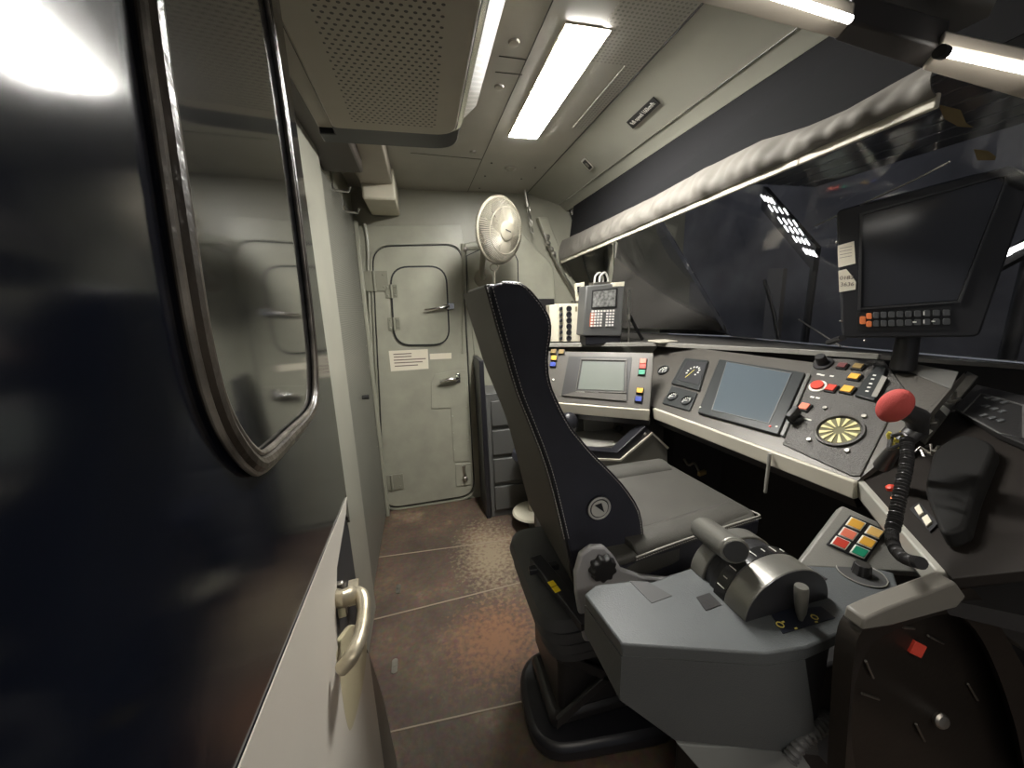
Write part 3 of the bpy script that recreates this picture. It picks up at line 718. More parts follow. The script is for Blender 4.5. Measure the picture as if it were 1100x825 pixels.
# framed slider module
plate(Mf, [(919, 427), (929, 410), (943, 395), (953, 398), (940, 433)], TRIMD, mp, 'slider_module', .012, .004)
plate(Mf, [(936, 426), (948, 403), (953, 406), (942, 427)], SHELFM, mp, 'slider_track', .002, .0165, .0004)
b = MB()
for px, py in [(933, 424), (935, 420), (937, 416), (939, 411), (941, 407)]:
    x, y = Mf.uv(px, py); b.prism(Mf.rect(x - .004, y - .0025, x + .004, y + .0025, .0163), Mf.n * .0006)
b.build('slider_marks', WHITE, mp)
plate(Mf, [(973, 398), (980, 391), (1030, 400), (1022, 419)], mat('dull_label', (.10, .098, .09), .5), mp, 'instruction_plate', .003)
# under-lip rod
p = P(827, 487, X=1.08); rod = MB().tube([p, p - V((0, 0, .14))], [.006, .005], 10).build('hanging_rod', SHELFM, DKX)

# --- near panel items
def nh(px, py, h=0): return Nf.hit(px, py, h)
ls = MB().prism([nh(*t, .001) for t in [(983, 470), (1040, 400), (1051, 405), (994, 478)]], Nf.n * .004).build('label_strip_panel', PANEL, npn, .001)
for pts in ([(1008, 438), (1014, 435.5), (1021, 441), (1017, 447)], [(990, 461), (994, 458), (1002, 463), (998, 467)]):
    MB().prism([nh(*t, .0055) for t in pts], Nf.n * .001).build('caption_label', WHITE, npn)
for px, py in [(1002, 455), (1026, 432)]:
    x, y = Nf.uv(px, py); MB().frustum(Nf.at(x, y, .005), Nf.at(x, y, .01), .016, .015, 16).tube([Nf.at(x, y, .01), Nf.at(x + .006, y + .01, .035)], [.006, .004], 8).build('toggle_switch', STEEL, npn)
# black box with keypad frame
q = [nh(*t, .02) for t in [(1030, 445), (1053, 420), (1100, 436), (1100, 480), (1075, 474)]]
kb = MB().prism([nh(*t, .004) for t in [(1028, 444), (1052, 419), (1105, 432), (1105, 486), (1072, 472)]], Nf.n * .02).build('keypad_box', DARKP, npn, .003)
MB().band([nh(*t, .024) for t in [(1034, 444), (1054, 423), (1100, 436), (1100, 472), (1074, 466)]], Nf.n, .004, .003).build('keypad_frame', GREYM, npn)
for i in range(3):
    for j in range(3):
        x, y = Nf.uv(1066 + i * 9 - j * 2, 436 + j * 10 + i * 3); MB().prism(Nf.rect(x - .007, y - .006, x + .007, y + .006, .0245), Nf.n * .005).build('keypad_key', KEYG, npn, .001)
for pts in ([(984, 549), (989, 545), (994, 554), (989, 557)], [(992, 560), (998, 556), (1003, 564), (997, 569)]):
    o = MB().prism([nh(*t, .001) for t in pts], Nf.n * .009).build('rocker_switch', PAPER, npn, .001)
MB().prism([nh(*t, .0005) for t in [(978, 548), (988, 541), (1009, 564), (1000, 573)]], Nf.n * .0045).build('rocker_surround', DARK, npn)
for px, py, m in [(958, 526, RED), (964, 538, ORANGE)]:
    x, y = Nf.uv(px, py); MB().lathe(Nf.at(x, y, .001), Nf.n, [(.010, 0), (.010, .008), (.004, .012)], 14).build('indicator_cap', m, npn)
# big dark telephone cradle body on near panel
q = [nh(*t, .004) for t in [(1010, 495), (1040, 478), (1078, 490), (1056, 545), (1046, 585), (1020, 592), (1000, 540)]]
hs = MB().prism(rnd(q, .04), Nf.n * .035).build('handset_cradle', mat('cradle_black', (.010, .0095, .009), .6, spec=.25), npn, .012, seg=3)
x, y = Nf.uv(1003, 492); b = MB()
for k in range(5):
    t = k * 1.25; b.tube([Nf.at(x, y, .01), Nf.at(x + .018 * math.cos(t), y + .018 * math.sin(t), .03), Nf.at(x + .03 * math.cos(t + .5), y + .03 * math.sin(t + .5), .02)], .003, 6)
b.build('wire_loops', STEEL, npn)

# ================================================================== MICROPHONE + CABLE
mc = P(961, 436, X=1.00); mt = P(985, 448, X=1.05)
MI = empty('desk_microphone', mc, 'desk microphone with large round red foam windshield', 'microphone')
ax = (mt - mc).normalized()
pe = P(944, 442, X=1.0)
rr = (P(961, 419, X=1.0) - mc).length * .95
e1_ = (P(974, 426, X=1.0) - mc).normalized(); e2_ = ax.cross(e1_).normalized(); e3_ = e1_.cross(e2_)
vdir = (mc - CAM).normalized()
ma = (P(974, 421, X=1.0) - P(948, 454, X=1.0)); La = ma.length / 2; ma.normalize()
mi_ = vdir.cross(ma).normalized(); Lb = La * .66
MB().ball(mc, ma * La, mi_ * Lb, vdir * Lb * .8, 30, 18).build('foam_windshield', FOAM, MI)
MB().tube([mc + vdir * .01, mt, P(985, 462, X=1.07), P(968, 476, X=1.04)], [.018, .022, .020, .016], 14).build('microphone_body', DARKP, MI)
MB().tube([P(968, 476, X=1.04), P(958, 486, X=1.06), P(948, 500, X=1.09)], [.012, .014, .018], 12).build('microphone_stem', DARKP, MI)
cb = empty('coiled_cable', P(975, 480, X=.98), 'thick black coiled cable curving down from the microphone to the desk', 'cable')
path = smooth([P(974, 472, X=.97), P(974, 495, X=.93), P(968, 525, X=.88), P(962, 555, X=.84), P(958, 575, X=.81), P(962, 590, X=.79), P(972, 600, X=.77), P(990, 605, X=.76)], 40)
b = MB(); rs = []
for i in range(len(path)): rs.append(.0095 + .0022 * math.sin(i * 2 * math.pi / 4.4) if i < 150 else .0095 + .0008 * math.sin(i * 2))
b.tube(path, rs, 12); b.build('coil_sleeve', DARKP, cb)
b = MB(); c = P(966, 470, X=1.0)
for k, (dx, dz) in enumerate([(-.012, .004), (.004, -.012)]):
    b.tube([c + V((dx, 0, dz)) + (ma * math.cos(t) + mi_ * math.sin(t)) * .012 for t in [i * math.pi / 5 for i in range(9)]], .0035, 8)
b.build('cable_tie', mat('yellow_tie', (.62, .52, .08), .5), cb)
b = MB(); b.tube(smooth([P(958, 470, X=.99), P(955, 482, X=.97), P(966, 478, X=.96), P(976, 474, X=.97), P(971, 466, X=.98), P(960, 468, X=.99)], 5), .004, 8)
b.build('cable_loop', DARKP, cb)

# ================================================================== CONTROL STAND (near desk box)
zd = .85
CS = empty('control_stand', (.6, .55, 0), 'angular dark grey control stand beside the seat with lever and drum', 'control stand')
def d_(px, py, z=zd): return P(px, py, Z=z)
tp = [d_(628, 638), d_(640, 628), d_(676, 624), d_(700, 625), d_(770, 600), d_(856, 607), d_(900, 600), d_(960, 615), d_(975, 660), d_(920, 672), d_(868, 695), d_(823, 702), d_(668, 692)]
print('stand', [tuple(round(c, 2) for c in p) for p in tp])
MB().prism(tp, V((0, 0, -.03))).build('top_plate', DESK, CS, .004)
# body below: the near face drops and tucks under diagonally
A, Cc, E_, Fx = tp[0], tp[12], tp[10], tp[9]
lowA = V((A.x, A.y, P(628, 678, Y=A.y).z)); lowC = V((Cc.x, Cc.y, P(667, 752, Y=Cc.y).z))
pD = P(728, 800, Y=Cc.y - .02); pE = P(880, 812, Y=tp[10].y)
print('low', lowA, lowC, pD, pE)
b = MB()
ins = .001
b.prism([Cc + V((ins, ins, -.03)), tp[11] + V((0, ins, -.03)), tp[10] + V((0, ins, -.03)), V((pE.x, tp[10].y, pE.z)), V((pD.x, Cc.y - .012, pD.z)), lowC], V((0, .012, 0)))
b.build('near_side', DESK, CS, .001)
bm_ = bmesh.new()
b = MB()
vs = [A + V((0, 0, -.03)), Cc + V((0, 0, -.03)), lowC, lowA]
n = (vs[1] - vs[0]).cross(vs[3] - vs[0]).normalized(); n = n if n.y > 0 else -n
b.prism(vs, n * .012); b.build('corner_face', DESK, CS)
# solid core underneath, sloped
b = MB(); zc0 = zd - .031
core = [V((Cc.x + .02, Cc.y + .02, zc0)), V((pE.x, tp[10].y + .015, zc0)), V((pE.x, tp[10].y + .015, pE.z)), V((pD.x, Cc.y, pD.z)), V((Cc.x + .02, Cc.y + .02, lowC.z))]
b.prism(core, V((0, .16, 0))); b.build('core', mat('stand_underside', (.03, .03, .032), .6), CS)
ft = MB().prism([P(728, 800, Y=.53), P(860, 808, Y=.53), P(900, 870, Y=.53), P(790, 870, Y=.53)], V((0, .08, 0))).build('lower_housing', mat('stand_light_grey', (.24, .25, .24), .5), CS, .003)
MB().abox((.62, .56, 0), (1.05, .72, .60)).build('pedestal', DARKP, CS, .01)
# armrest wedge mark on top
MB().prism([d_(676, 624, zd + .0008), d_(700, 648, zd + .0008), d_(722, 640, zd + .0008), d_(696, 625, zd + .0008)], V((0, 0, .0006))).build('wedge_inlay', mat('wedge_dark', (.06, .06, .06), .5), CS)

# drum: axis along Y
pL, pR = d_(800, 668), d_(889, 642)
xc, yc = (pL.x + pR.x) / 2, (pL.y + pR.y) / 2; R_ = (pR - pL).length / 2
axd = (P(765, 640, Z=zd) - pL); axd.z = 0; axd.normalize()
across = (pR - pL); across.z = 0; across.normalize()
axd = V((-across.y, across.x, 0))
if axd.y < 0: axd = -axd
print('drum', xc, yc, R_, axd)
topz = PL(850, 614, V((xc, yc, 0)), axd).z - zd; print('drum height', topz)
RH = min(topz, .10)
def halfdrum(c0, w0, w1, k, name, m, par, bev=.002, t0=0, t1=180):
    pts = [c0 + axd * w0 + across * (math.cos(math.radians(t)) * R_ * k) + up * (math.sin(math.radians(t)) * RH * k) for t in [t0 + (t1 - t0) * i / 28 for i in range(29)]]
    if t0 != 0 or t1 != 180: pts += [c0 + axd * w0 + across * (math.cos(math.radians(t)) * R_ * k * .8) + up * (math.sin(math.radians(t)) * RH * k * .8) for t in (t1, t0)]
    return MB().prism(pts, axd * (w1 - w0)).build(name, m, par, bev)
c0 = V((xc, yc, zd))
halfdrum(c0, 0, .055, 1, 'lever_drum', DESKM, CS)
halfdrum(c0, -.001, 0, .985, 'drum_side_face', mat('drum_side', (.03, .03, .034), .35), CS, 0)
sc_ = halfdrum(c0, .055, .085, 1.0, 'scale_band', mat('scale_black', (.02, .02, .02), .25, metal=.3), CS, .001)
b = MB()
for k, t in enumerate([163, 150, 135, 120, 104, 90, 76, 60]):
    q = c0 + axd * .070 + across * math.cos(math.radians(t)) * R_ * 1.004 + up * math.sin(math.radians(t)) * RH * 1.004
    tn = (across * -math.sin(math.radians(t)) * R_ + up * math.cos(math.radians(t)) * RH).normalized(); nr = tn.cross(axd)
    b.box(q, tn * .001, axd * (.009 if k % 2 == 0 else .005), nr * .0008)
b.build('scale_marks', WHITE, sc_)
halfdrum(c0, .085, .105, .93, 'lever_slot', DARK, CS)
halfdrum(c0, .125, .165, .95, 'rear_drum', DESKM, CS)
halfdrum(c0, .105, .125, .90, 'slot_liner', DARK, CS)
# lever
hA, hB = PL(755, 567, c0 + axd * .19, axd), PL(790, 592, c0 + axd * .05, axd)
print('handle', hA, hB)
hm = (hA + hB) / 2
base_l = c0 + axd * .105 + up * (RH * .7) + across * -.02
MB().tube([base_l, base_l.lerp(hm, .5), hm], [.010, .010, .012], 12).build('lever_arm', STEEL, CS)
hd = (hB - hA).normalized(); gp = []
wdt = hd.cross(up).normalized(); hu = wdt.cross(hd)
prof = [wdt * (math.cos(t) * .032) + hu * (math.sin(t) * .028) for t in [i * 2 * math.pi / 24 for i in range(24)]]
MB().prism([hA + q for q in prof], (hB - hA)).build('lever_handle', DESKM, CS, .006, seg=3)
MB().prism([hB + hd * .0005 + q * .8 for q in prof], hd * .003).build('handle_cap', mat('cap_dark', (.05, .05, .048), .35, metal=.4), CS, .001)
# small toggle stick with pictogram plate
pp = [(829, 661), (845, 655), (882, 652), (897, 664), (841, 681)]
pt = MB().prism([d_(x, y, zd + .0008) for x, y in pp], V((0, 0, .0015))).build('pictogram_plate', mat('plate_navy', (.015, .018, .03), .4), CS)
c = d_(858, 652, zd + .03); base = d_(860, 666, zd + .002)
MB().lathe(base, (c - base).normalized() * .4 + up * .6, [(.004, 0), (.009, .016), (.0115, .035), (.0125, .060), (.0125, .074), (.0115, .077)], 18).build('joystick', DESKM, CS)
b = MB()
for px, py, r in [(838, 671, .0065), (875, 663, .006)]:
    cc_ = d_(px, py, zd + .0028); b.tube([cc_ + V((math.cos(t) * r, math.sin(t) * r, 0)) for t in [i * math.pi / 4 for i in range(8)]], .0012, 6, True)
for px, py in [(855, 675), (877, 668), (841, 668)]: cc_ = d_(px, py, zd + .0028); b.box(cc_, (.003, 0, 0), (0, .0015, 0), (0, 0, .0005))
b.build('pictograms', YMARK, pt)
for pts in ([(748, 642), (762, 637), (775, 650), (758, 656)], [(860, 614), (868, 611), (889, 622), (878, 626)]):
    MB().prism([d_(x, y, zd + .0008) for x, y in pts], V((0, 0, .0012))).build('caption_plate', DARKP, CS)
# knob on round plate
c = d_(925, 617); MB().lathe(c, up, [(.046, 0), (.046, .002)], 36).build('knob_plate', mat('knob_plate', (.06, .06, .06), .4), CS)
MB().tube([c + V((math.cos(t) * .045, math.sin(t) * .045, .003)) for t in [i * math.pi / 18 for i in range(36)]], .0012, 6, True).build('knob_ring', SHELFM, CS)
MB().frustum(c + up * .002, c + up * .028, .018, .015, 24, lobes=10).build('rotary_knob', DARKP, CS, .001)
# six button riser
b1, b2 = d_(856, 608), d_(985, 614); t1 = P(905, 543, Z=zd + .10)
Rf = Frame(b1, b2 - b1, t1 - b1)
if Rf.n.z < 0: Rf.n = -Rf.n
print('riser', b1, b2, t1, Rf.n)
rp = [Rf.hit(*t) for t in [(856, 608), (905, 543), (953, 565), (1000, 600), (1006, 618), (960, 614)]]
ris = MB().prism(rp, -Rf.n * .03).build('button_riser', mat('riser_grey', (.23, .225, .205), .42, bump=.3, bscale=300), CS, .004)
MB().prism([Rf.hit(*t, .0005) for t in [(912.8, 553.5), (951.5, 569.7), (930, 604), (887, 585)]], Rf.n * .003).build('button_bezel', DARK, CS, .001)

for (cx, cy), m in zip([(918.8, 563.2), (939, 572), (910.8, 573.8), (931, 582.6), (902.6, 583.5), (923, 592.8)], [YEL, mat('pale_amber_key', (.85, .55, .18), .35), SALM, YEL, RED, GREEN]):
    ux, uy = V((8.0, 3.5)), V((-3.2, 4.3))
    q = [Rf.hit(cx + a * ux.x + c_ * uy.x, cy + a * ux.y + c_ * uy.y, .004) for a, c_ in ((-1, -1), (1, -1), (1, 1), (-1, 1))]
    cc_ = sum(q, V()) / 4
    bb = MB().prism(q, Rf.n * .003).build('lit_push_button', WHITE, CS, .0008)
    MB().prism([cc_ + (a - cc_) * .84 + Rf.n * .003 for a in q], Rf.n * .0012).build('button_cap', m, bb, .0005)

# near console arch (dark moulding close to camera)
NC = empty('corner_console', (.62, .36, 0), 'dark brown moulded corner console with a deep arched niche, nearest the camera', 'console')
yn = .40
def c_(px, py, y=yn): return P(px, py, Y=y)
ar = [(888, 830), (893, 740), (897, 690), (905, 662), (930, 647), (1005, 622), (1030, 630), (1075, 700), (1110, 760), (1125, 830)]
inner = [(915, 830), (908, 780), (912, 730), (928, 690), (955, 672), (1010, 655), (1040, 672), (1065, 720), (1085, 780), (1095, 830)]
O_ = smooth([c_(*t) for t in ar], 4); I_ = smooth([c_(*t) for t in inner], 4)
b = MB(); n = min(len(O_), len(I_)); 
vo = [b.bm.verts.new(p + V((0, -.03, 0))) for p in O_]; vi = [b.bm.verts.new(p + V((0, -.01, 0))) for p in I_]; vo2 = [b.bm.verts.new(p + V((0, .0, 0))) for p in O_]; I2 = smooth([c_(*t, .438) for t in inner], 4); vi2 = [b.bm.verts.new(p) for p in I2]
for i in range(n - 1):
    b.face([vo[i], vo[i + 1], vi[i + 1], vi[i]]); b.face([vo[i], vo2[i], vo2[i + 1], vo[i + 1]]); b.face([vi[i], vi[i + 1], vi2[i + 1], vi2[i]])
b.face(vi2)
b.build('arch_moulding', mat('arch_brown', (.016, .012, .009), .45, bump=.2, bscale=60), NC, 0)
tpc = [(900, 668), (906, 652), (930, 640), (1003, 612), (1013, 628), (1003, 640), (935, 662)]
MB().prism([c_(*t, yn - .004) for t in [(905, 662), (908, 650), (930, 640), (1003, 613), (1014, 628), (1004, 640), (935, 658)]], V((0, -.03, 0))).build('top_cap', mat('cap_grey', (.16, .15, .13), .45), NC, .004)
cR = c_(985, 697, .432); MB().box(cR, V((.011, -.004, -.006)), V((.005, 0, .013)), V((0, .003, 0))).build('red_tag', RED, NC, .001)
cb_ = c_(1008, 772, .434)
MB().lathe(cb_, V((-.2, -1, .3)), [(.017, 0), (.017, .008), (.013, .012), (.004, .013)], 24).build('round_button', STEEL, NC)
for a, c2_ in [((930, 710), (938, 728)), ((926, 745), (944, 751)), ((997, 683), (1013, 691)), ((970, 674), (982, 675)), ((1040, 735), (1050, 752)), ((984, 778), (993, 796))]:
    MB().tube([c_(*a, .433), c_(*c2_, .433)], .0025, 8).build('metal_clip', STEEL, NC)
pr = MB().prism([P(*t, Y=.43) for t in [(1030, 628), (1066, 600), (1110, 650), (1110, 705), (1062, 668)]], V((0, .05, 0))).build('side_plate', mat('side_plate', (.10, .09, .075), .5), NC, .003)
cR = P(1063, 617, Y=.426); MB().lathe(cR, V((0, -1, 0)), [(.008, 0), (.007, .003), (.003, .002)], 16).build('plate_screw', STEEL, NC)
MB().prism([P(*t, Y=.46) for t in [(1050, 592), (1100, 545), (1130, 540), (1130, 660), (1100, 640), (1066, 602)]], V((0, .06, 0))).build('upper_side_panel', mat('side_upper', (.17, .155, .13), .5), NC, .004)
MB().prism([c_(*t, .5) for t in [(905, 800), (960, 775), (1020, 790), (1015, 835), (900, 835)]], V((0, .08, 0))).build('lower_block', mat('lower_block', (.11, .11, .115), .45), NC, .004)
b = MB(); hp_ = smooth([P(848, 815, Y=.45), P(862, 795, Y=.45), P(880, 782, Y=.45), P(890, 770, Y=.46)], 14)
b.tube(hp_, [.012 + .003 * (i % 3 == 0) for i in range(len(hp_))], 14)
hz = b.build('ribbed_hose', mat('hose_grey', (.12, .12, .12), .45)); tag(hz, 'short ribbed grey hose at the foot of the corner console', 'hose')

# ================================================================== DRIVER SEAT
S = empty('driver_seat', (.55, 1.1, 0), 'high-backed black leather driver seat with white stitching on a bellows base', 'seat')
y0, y1 = .88, 1.36
seam = [(524.5, 308), (536, 350), (547.5, 389), (557, 421), (566, 444), (580, 479), (589, 505), (597, 535), (604, 564), (611, 595), (619, 628)]
front = [(663, 606), (672, 604), (681, 600), (689, 587), (691, 571), (687, 549), (676, 530), (660, 511), (638, 489), (622, 470), (614, 460), (603, 440), (593.6, 419), (589, 400.6), (589, 377.6), (592, 359), (591, 343), (582, 327), (570.6, 313), (559, 304.5), (540, 303)]
def s_(px, py, y=y0): return P(px, py, Y=y)
sm = smooth([s_(*t) for t in seam], 2); fr = smooth([s_(*t) for t in front], 2)
outl = sm + [s_(640, 632)] + fr
# upholstery: near wing, centre pad, far wing (softly bevelled)
MB().prism(outl, V((0, .07, 0))).build('near_wing', LEATH, S, .012, seg=4)
back = [p + V((0, .07, 0)) for p in outl]
cen_ = [p + V((0, .07, 0)) for p in sm] + [s_(640, 632) + V((0, .07, 0))] + [p + V((-.05 if p.z < 1.25 else -.03, .07, 0)) for p in fr]
MB().prism(cen_, V((0, .34, 0))).build('back_cushion', LEATHT, S, .02, seg=4)
MB().prism([p + V((0, y1 - y0 - .07, 0)) for p in outl], V((0, .07, 0))).build('far_wing', LEATH, S, .012, seg=4)
# rear cover
rc = [p + V((-.004, .006, 0)) for p in sm]; 
b = MB(); v0 = [b.bm.verts.new(p) for p in rc]; v1 = [b.bm.verts.new(p + V((0, y1 - y0 - .012, 0))) for p in rc]
for i in range(len(rc) - 1): b.face([v0[i], v0[i + 1], v1[i + 1], v1[i]])
o = b.build('rear_cover', BACKF, S); k = o.modifiers.new('t', 'SOLIDIFY'); k.thickness = .006; k.offset = 0
# stitching: dashes
def stitches(pts, off, name, r=.0010, dash=.0055, gap=.0033):
    b = MB(); path = [p + off for p in pts]; acc = 0; L_ = []
    tot = 0; seglen = []
    for i in range(len(path) - 1): seglen.append((path[i + 1] - path[i]).length)
    tot = sum(seglen); s_now = 0
    def at_(s):
        for i, l in enumerate(seglen):
            if s <= l: return path[i].lerp(path[i + 1], s / l)
            s -= l
        return path[-1]
    while s_now < tot - dash:
        b.tube([at_(s_now), at_(s_now + dash)], r, 5); s_now += dash + gap
    return b.build(name, THREAD, S)
stitches(sm[:-3], V((.010, -.001, 0)), 'seam_stitching'); stitches(sm[:-3], V((-.003, -.0005, 0)), 'seam_stitching')
cf = fr
stitches([p for p in fr[2:]], V((-.006, -.001, 0)), 'edge_stitching', .0009)
MB().tube([p + V((.004, -.001, 0)) for p in sm], .0022, 6).build('seam_piping', BLACKT, S)
MB().tube([p + V((0, .004, 0)) for p in fr], .0022, 6).build('edge_piping', BLACKT, S)
# badge ring
c = s_(643, 545, y0 - .001); n_ = V((0, -1, 0))
MB().lathe(c, n_, [(.036, 0), (.036, .005), (.034, .006), (.032, .005)], 40).build('badge_rim', BLACKT, S)
MB().tube([c + V((math.cos(t) * .0315, -.006, math.sin(t) * .0315)) for t in [i * math.pi / 20 for i in range(40)]], .0032, 8, True).build('badge_ring', mat('satin_chrome', (.62, .61, .58), .35, metal=.3), S)
MB().lathe(c + n_ * .0065, n_, [(.0255, 0), (.0245, .002), (.001, .0025)], 32).build('badge_disc', mat('badge_silver', (.55, .54, .5), .4), S)
MB().prism([c + V((-.017, -.0095, .014)), c + V((.004, -.0095, .018)), c + V((.013, -.0095, -.012))], V((0, -.001, 0))).build('badge_wedge', DARK, S)
# seat cushion
zsq = .80
cu_ = [P(650, 616, Z=zsq - .01), P(683, 597, Z=zsq), P(740, 576, Z=zsq), P(818, 552, Z=zsq), P(822, 545, Z=zsq), P(713, 494, Z=zsq), P(640, 497, Z=zsq), P(600, 520, Z=zsq)]
print('cushion', cu_)
cx0 = .40; nearY = (cu_[1].y + cu_[3].y) / 2
pts = [V((cx0, cu_[1].y + .0, zsq)), V((cu_[1].x, cu_[1].y, zsq)), V((cu_[2].x, cu_[2].y, zsq)), V((cu_[3].x, cu_[3].y, zsq)), V((cu_[5].x, cu_[5].y, zsq)), V((cx0, y1, zsq))]
base_pts = rnd([p - V((0, 0, .085)) for p in pts], [.02, .05, .3, .05, .06, .02], 6)
MB().prism(base_pts, V((0, 0, .085))).build('seat_cushion', LEATHT, S, .022, seg=4)
side = [V((pts[0].x, pts[0].y, 0)), V((pts[1].x, pts[1].y, 0)), V((pts[2].x, pts[2].y, 0)), V((pts[3].x, pts[3].y, 0))]
b = MB()
inn = [p + V((0, .004, zsq - .075)) for p in side]
b.prism([side[0] + V((0, -.003, zsq - .02)), side[1] + V((0, -.003, zsq - .02)), side[2] + V((0, -.003, zsq - .02)), side[3] + V((-.01, -.003, zsq - .02)), side[3] + V((-.01, -.003, zsq - .07)), side[2] + V((0, -.003, zsq - .115)), side[1] + V((0, -.003, zsq - .115)), side[0] + V((0, -.003, zsq - .08))], V((0, .02, 0)))
b.build('cushion_side', LEATH, S, .004)
# raised side bolsters on the cushion
def bolster(a, b_, w, h, name):
    d = (b_ - a).normalized(); sd_ = d.cross(up); b = MB(); N = 10
    pr_ = [sd_ * (w * math.cos(t)) + up * (h * math.sin(t)) for t in [i * math.pi / N for i in range(N + 1)]]
    b.prism([a + q for q in pr_], b_ - a); return b.build(name, LEATHT, S, .003)
nb0, nb1 = pts[1] + V((.0, .05, -.004)), pts[3] + V((-.04, .055, -.012))
bolster(nb0, nb1, .048, .026, 'near_bolster')
fb0, fb1 = V((pts[1].x, y1 - .05, zsq - .004)), pts[4] + V((-.03, -.045, -.006))
bolster(fb0, fb1, .055, .028, 'far_bolster')
stitches([p + V((0, -.0035, -.012)) for p in (pts[1], pts[2], pts[3])], V((0, 0, 0)), 'cushion_stitching', .0012)
MB().tube([p + V((0, -.002, -.004)) for p in rnd([pts[1], pts[2], pts[3], pts[3] + V((-.004, .05, -.008))], [0, .1, .02, 0])], .003, 8).build('cushion_piping', mat('light_piping', (.30, .29, .26), .4), S)
# shell and pivot
ys = .800
shp = [(628, 690), (619, 640), (618, 618), (624, 597), (636, 588), (650, 588), (660, 598), (668, 612), (690, 620), (720, 623), (760, 612), (800, 596), (804, 605), (770, 640), (700, 650), (640, 690)]
MB().prism([P(*t, Y=ys) for t in shp], V((0, .02, 0))).build('side_shell', SHELL, S, .006)
kc = P(646, 608, Y=ys)
MB().frustum(kc, kc + V((0, -.022, 0)), .037, .033, 60, lobes=9).build('recline_knob', DARKP, S, .003)
MB().prism(rnd([P(*t, Y=ys - .002) for t in [(706, 630), (727, 623), (728, 628), (708, 635)]], .004), V((0, .004, 0))).build('shell_slot', DARK, S)
# slide rail with yellow tags
ra, rb = P(575, 600, Z=.66), P(632, 672, Z=.66)
d = (rb - ra).normalized(); sd_ = d.cross(up)
MB().box((ra + rb) / 2, d * (rb - ra).length / 2, sd_ * .022, up * .012).build('slide_rail', BLACKT, S, .003)
c = P(584, 610, Z=.66); MB().box(c, V((.05, 0, 0)), V((0, .012, 0)), V((0, 0, .01))).build('rail_end_bar', BLACKT, S, .003)
for t in ((593, 627), (597.5, 633)):
    p = P(*t, Z=.6735); MB().box(p, d * .011, sd_ * .010, up * .0008).build('warning_tag', mat('warning_yellow', (.85, .62, .02), .4), S)
# bellows
pc = P(568, 640, Z=.60); print('bellow left', pc)
bx0, bx1, by0, by1 = .265, .80, .84, 1.30
b = MB(); lv = [(.63, .03), (.62, 0.0), (.585, -.008), (.575, .030), (.57, .032), (.56, .008), (.53, .004), (.52, .044), (.515, .046), (.505, .020), (.475, .018), (.465, .060), (.46, .06), (.45, .036), (.425, .036), (.415, .09)]
rows = []
for z, o_ in lv:
    oo = o_
    q = rnd([V((bx0 + oo, by0 + oo, z)), V((bx1 - oo, by0 + oo, z)), V((bx1 - oo, by1 - oo, z)), V((bx0 + oo, by1 - oo, z))], .09, 8)
    rows.append([b.bm.verts.new(p) for p in q])
for r0, r1 in zip(rows, rows[1:]):
    for i in range(len(r0)): b.face([r0[i], r0[(i + 1) % len(r0)], r1[(i + 1) % len(r0)], r1[i]])
b.face(rows[0]); b.face(list(reversed(rows[-1])))
b.build('bellows', mat('bellows_grey', (.055, .056, .058), .45, bump=.15, bscale=150), S)
MB().abox((.35, .95, .13), (.68, 1.25, .45)).build('column', DARKP, S, .02)
for (xa, xb) in ((.33, .70), (.70, .33)):
    MB().box(V(((xa + xb) / 2, .93, .27)), V(((xb - xa) / 2, 0, .14)), V((0, .008, 0)), V((0, 0, .02))).build('scissor_arm', DARKP, S, .003)
MB().prism(rnd([V((.24, .90, 0)), V((.80, .84, 0)), V((.82, 1.26, 0)), V((.27, 1.26, 0))], .14, 6), V((0, 0, .07))).build('floor_base', BLACKT, S, .02)
MB().abox((.32, .95, .07), (.74, 1.2, .13)).build('base_step', DARKP, S, .02)
# armless far side bits: second seat & stool
T = empty('assistant_stool', (.45, 2.0, 0), 'round cream-topped stool on the floor behind the driver seat', 'stool')
c = P(572, 548, Z=.12); c = V((c.x, c.y, 0)); print('stool', c)
MB().lathe(c + up * .10, up, [(.13, 0), (.14, .008), (.13, .02), (.05, .025)], 32).build('foot_disc', CREAM, T, .002)
MB().frustum(c, c + up * .5, .03, .03, 16).build('column', STEEL, T)
MB().lathe(c + up * .5, up, [(.12, 0), (.13, .02), (.12, .06), (.05, .07)], 28).build('seat_pad', LEATH, T)
AS = empty('side_cabinet', (.75, 2.5, 0), 'dark grey drawer cabinet against the far wall behind the driver seat', 'cabinet')
xa = P(527, 500, Y=2.35).x; print('cab x', xa)
MB().abox((xa, 2.42, 0), (1.3, 2.70, .92)).build('body', mat('cab_grey', (.10, .10, .095), .5), AS, .006)
for i in range(4):
    MB().abox((xa + .03, 2.40, .06 + i * .21), (1.25, 2.42, .24 + i * .21)).build('drawer', mat('drawer_grey', (.09, .09, .085), .45), AS, .006)
MB().abox((xa - .035, 2.41, 0), (xa - .003, 2.70, 1.15)).build('end_panel', BLACKT, AS, .004)

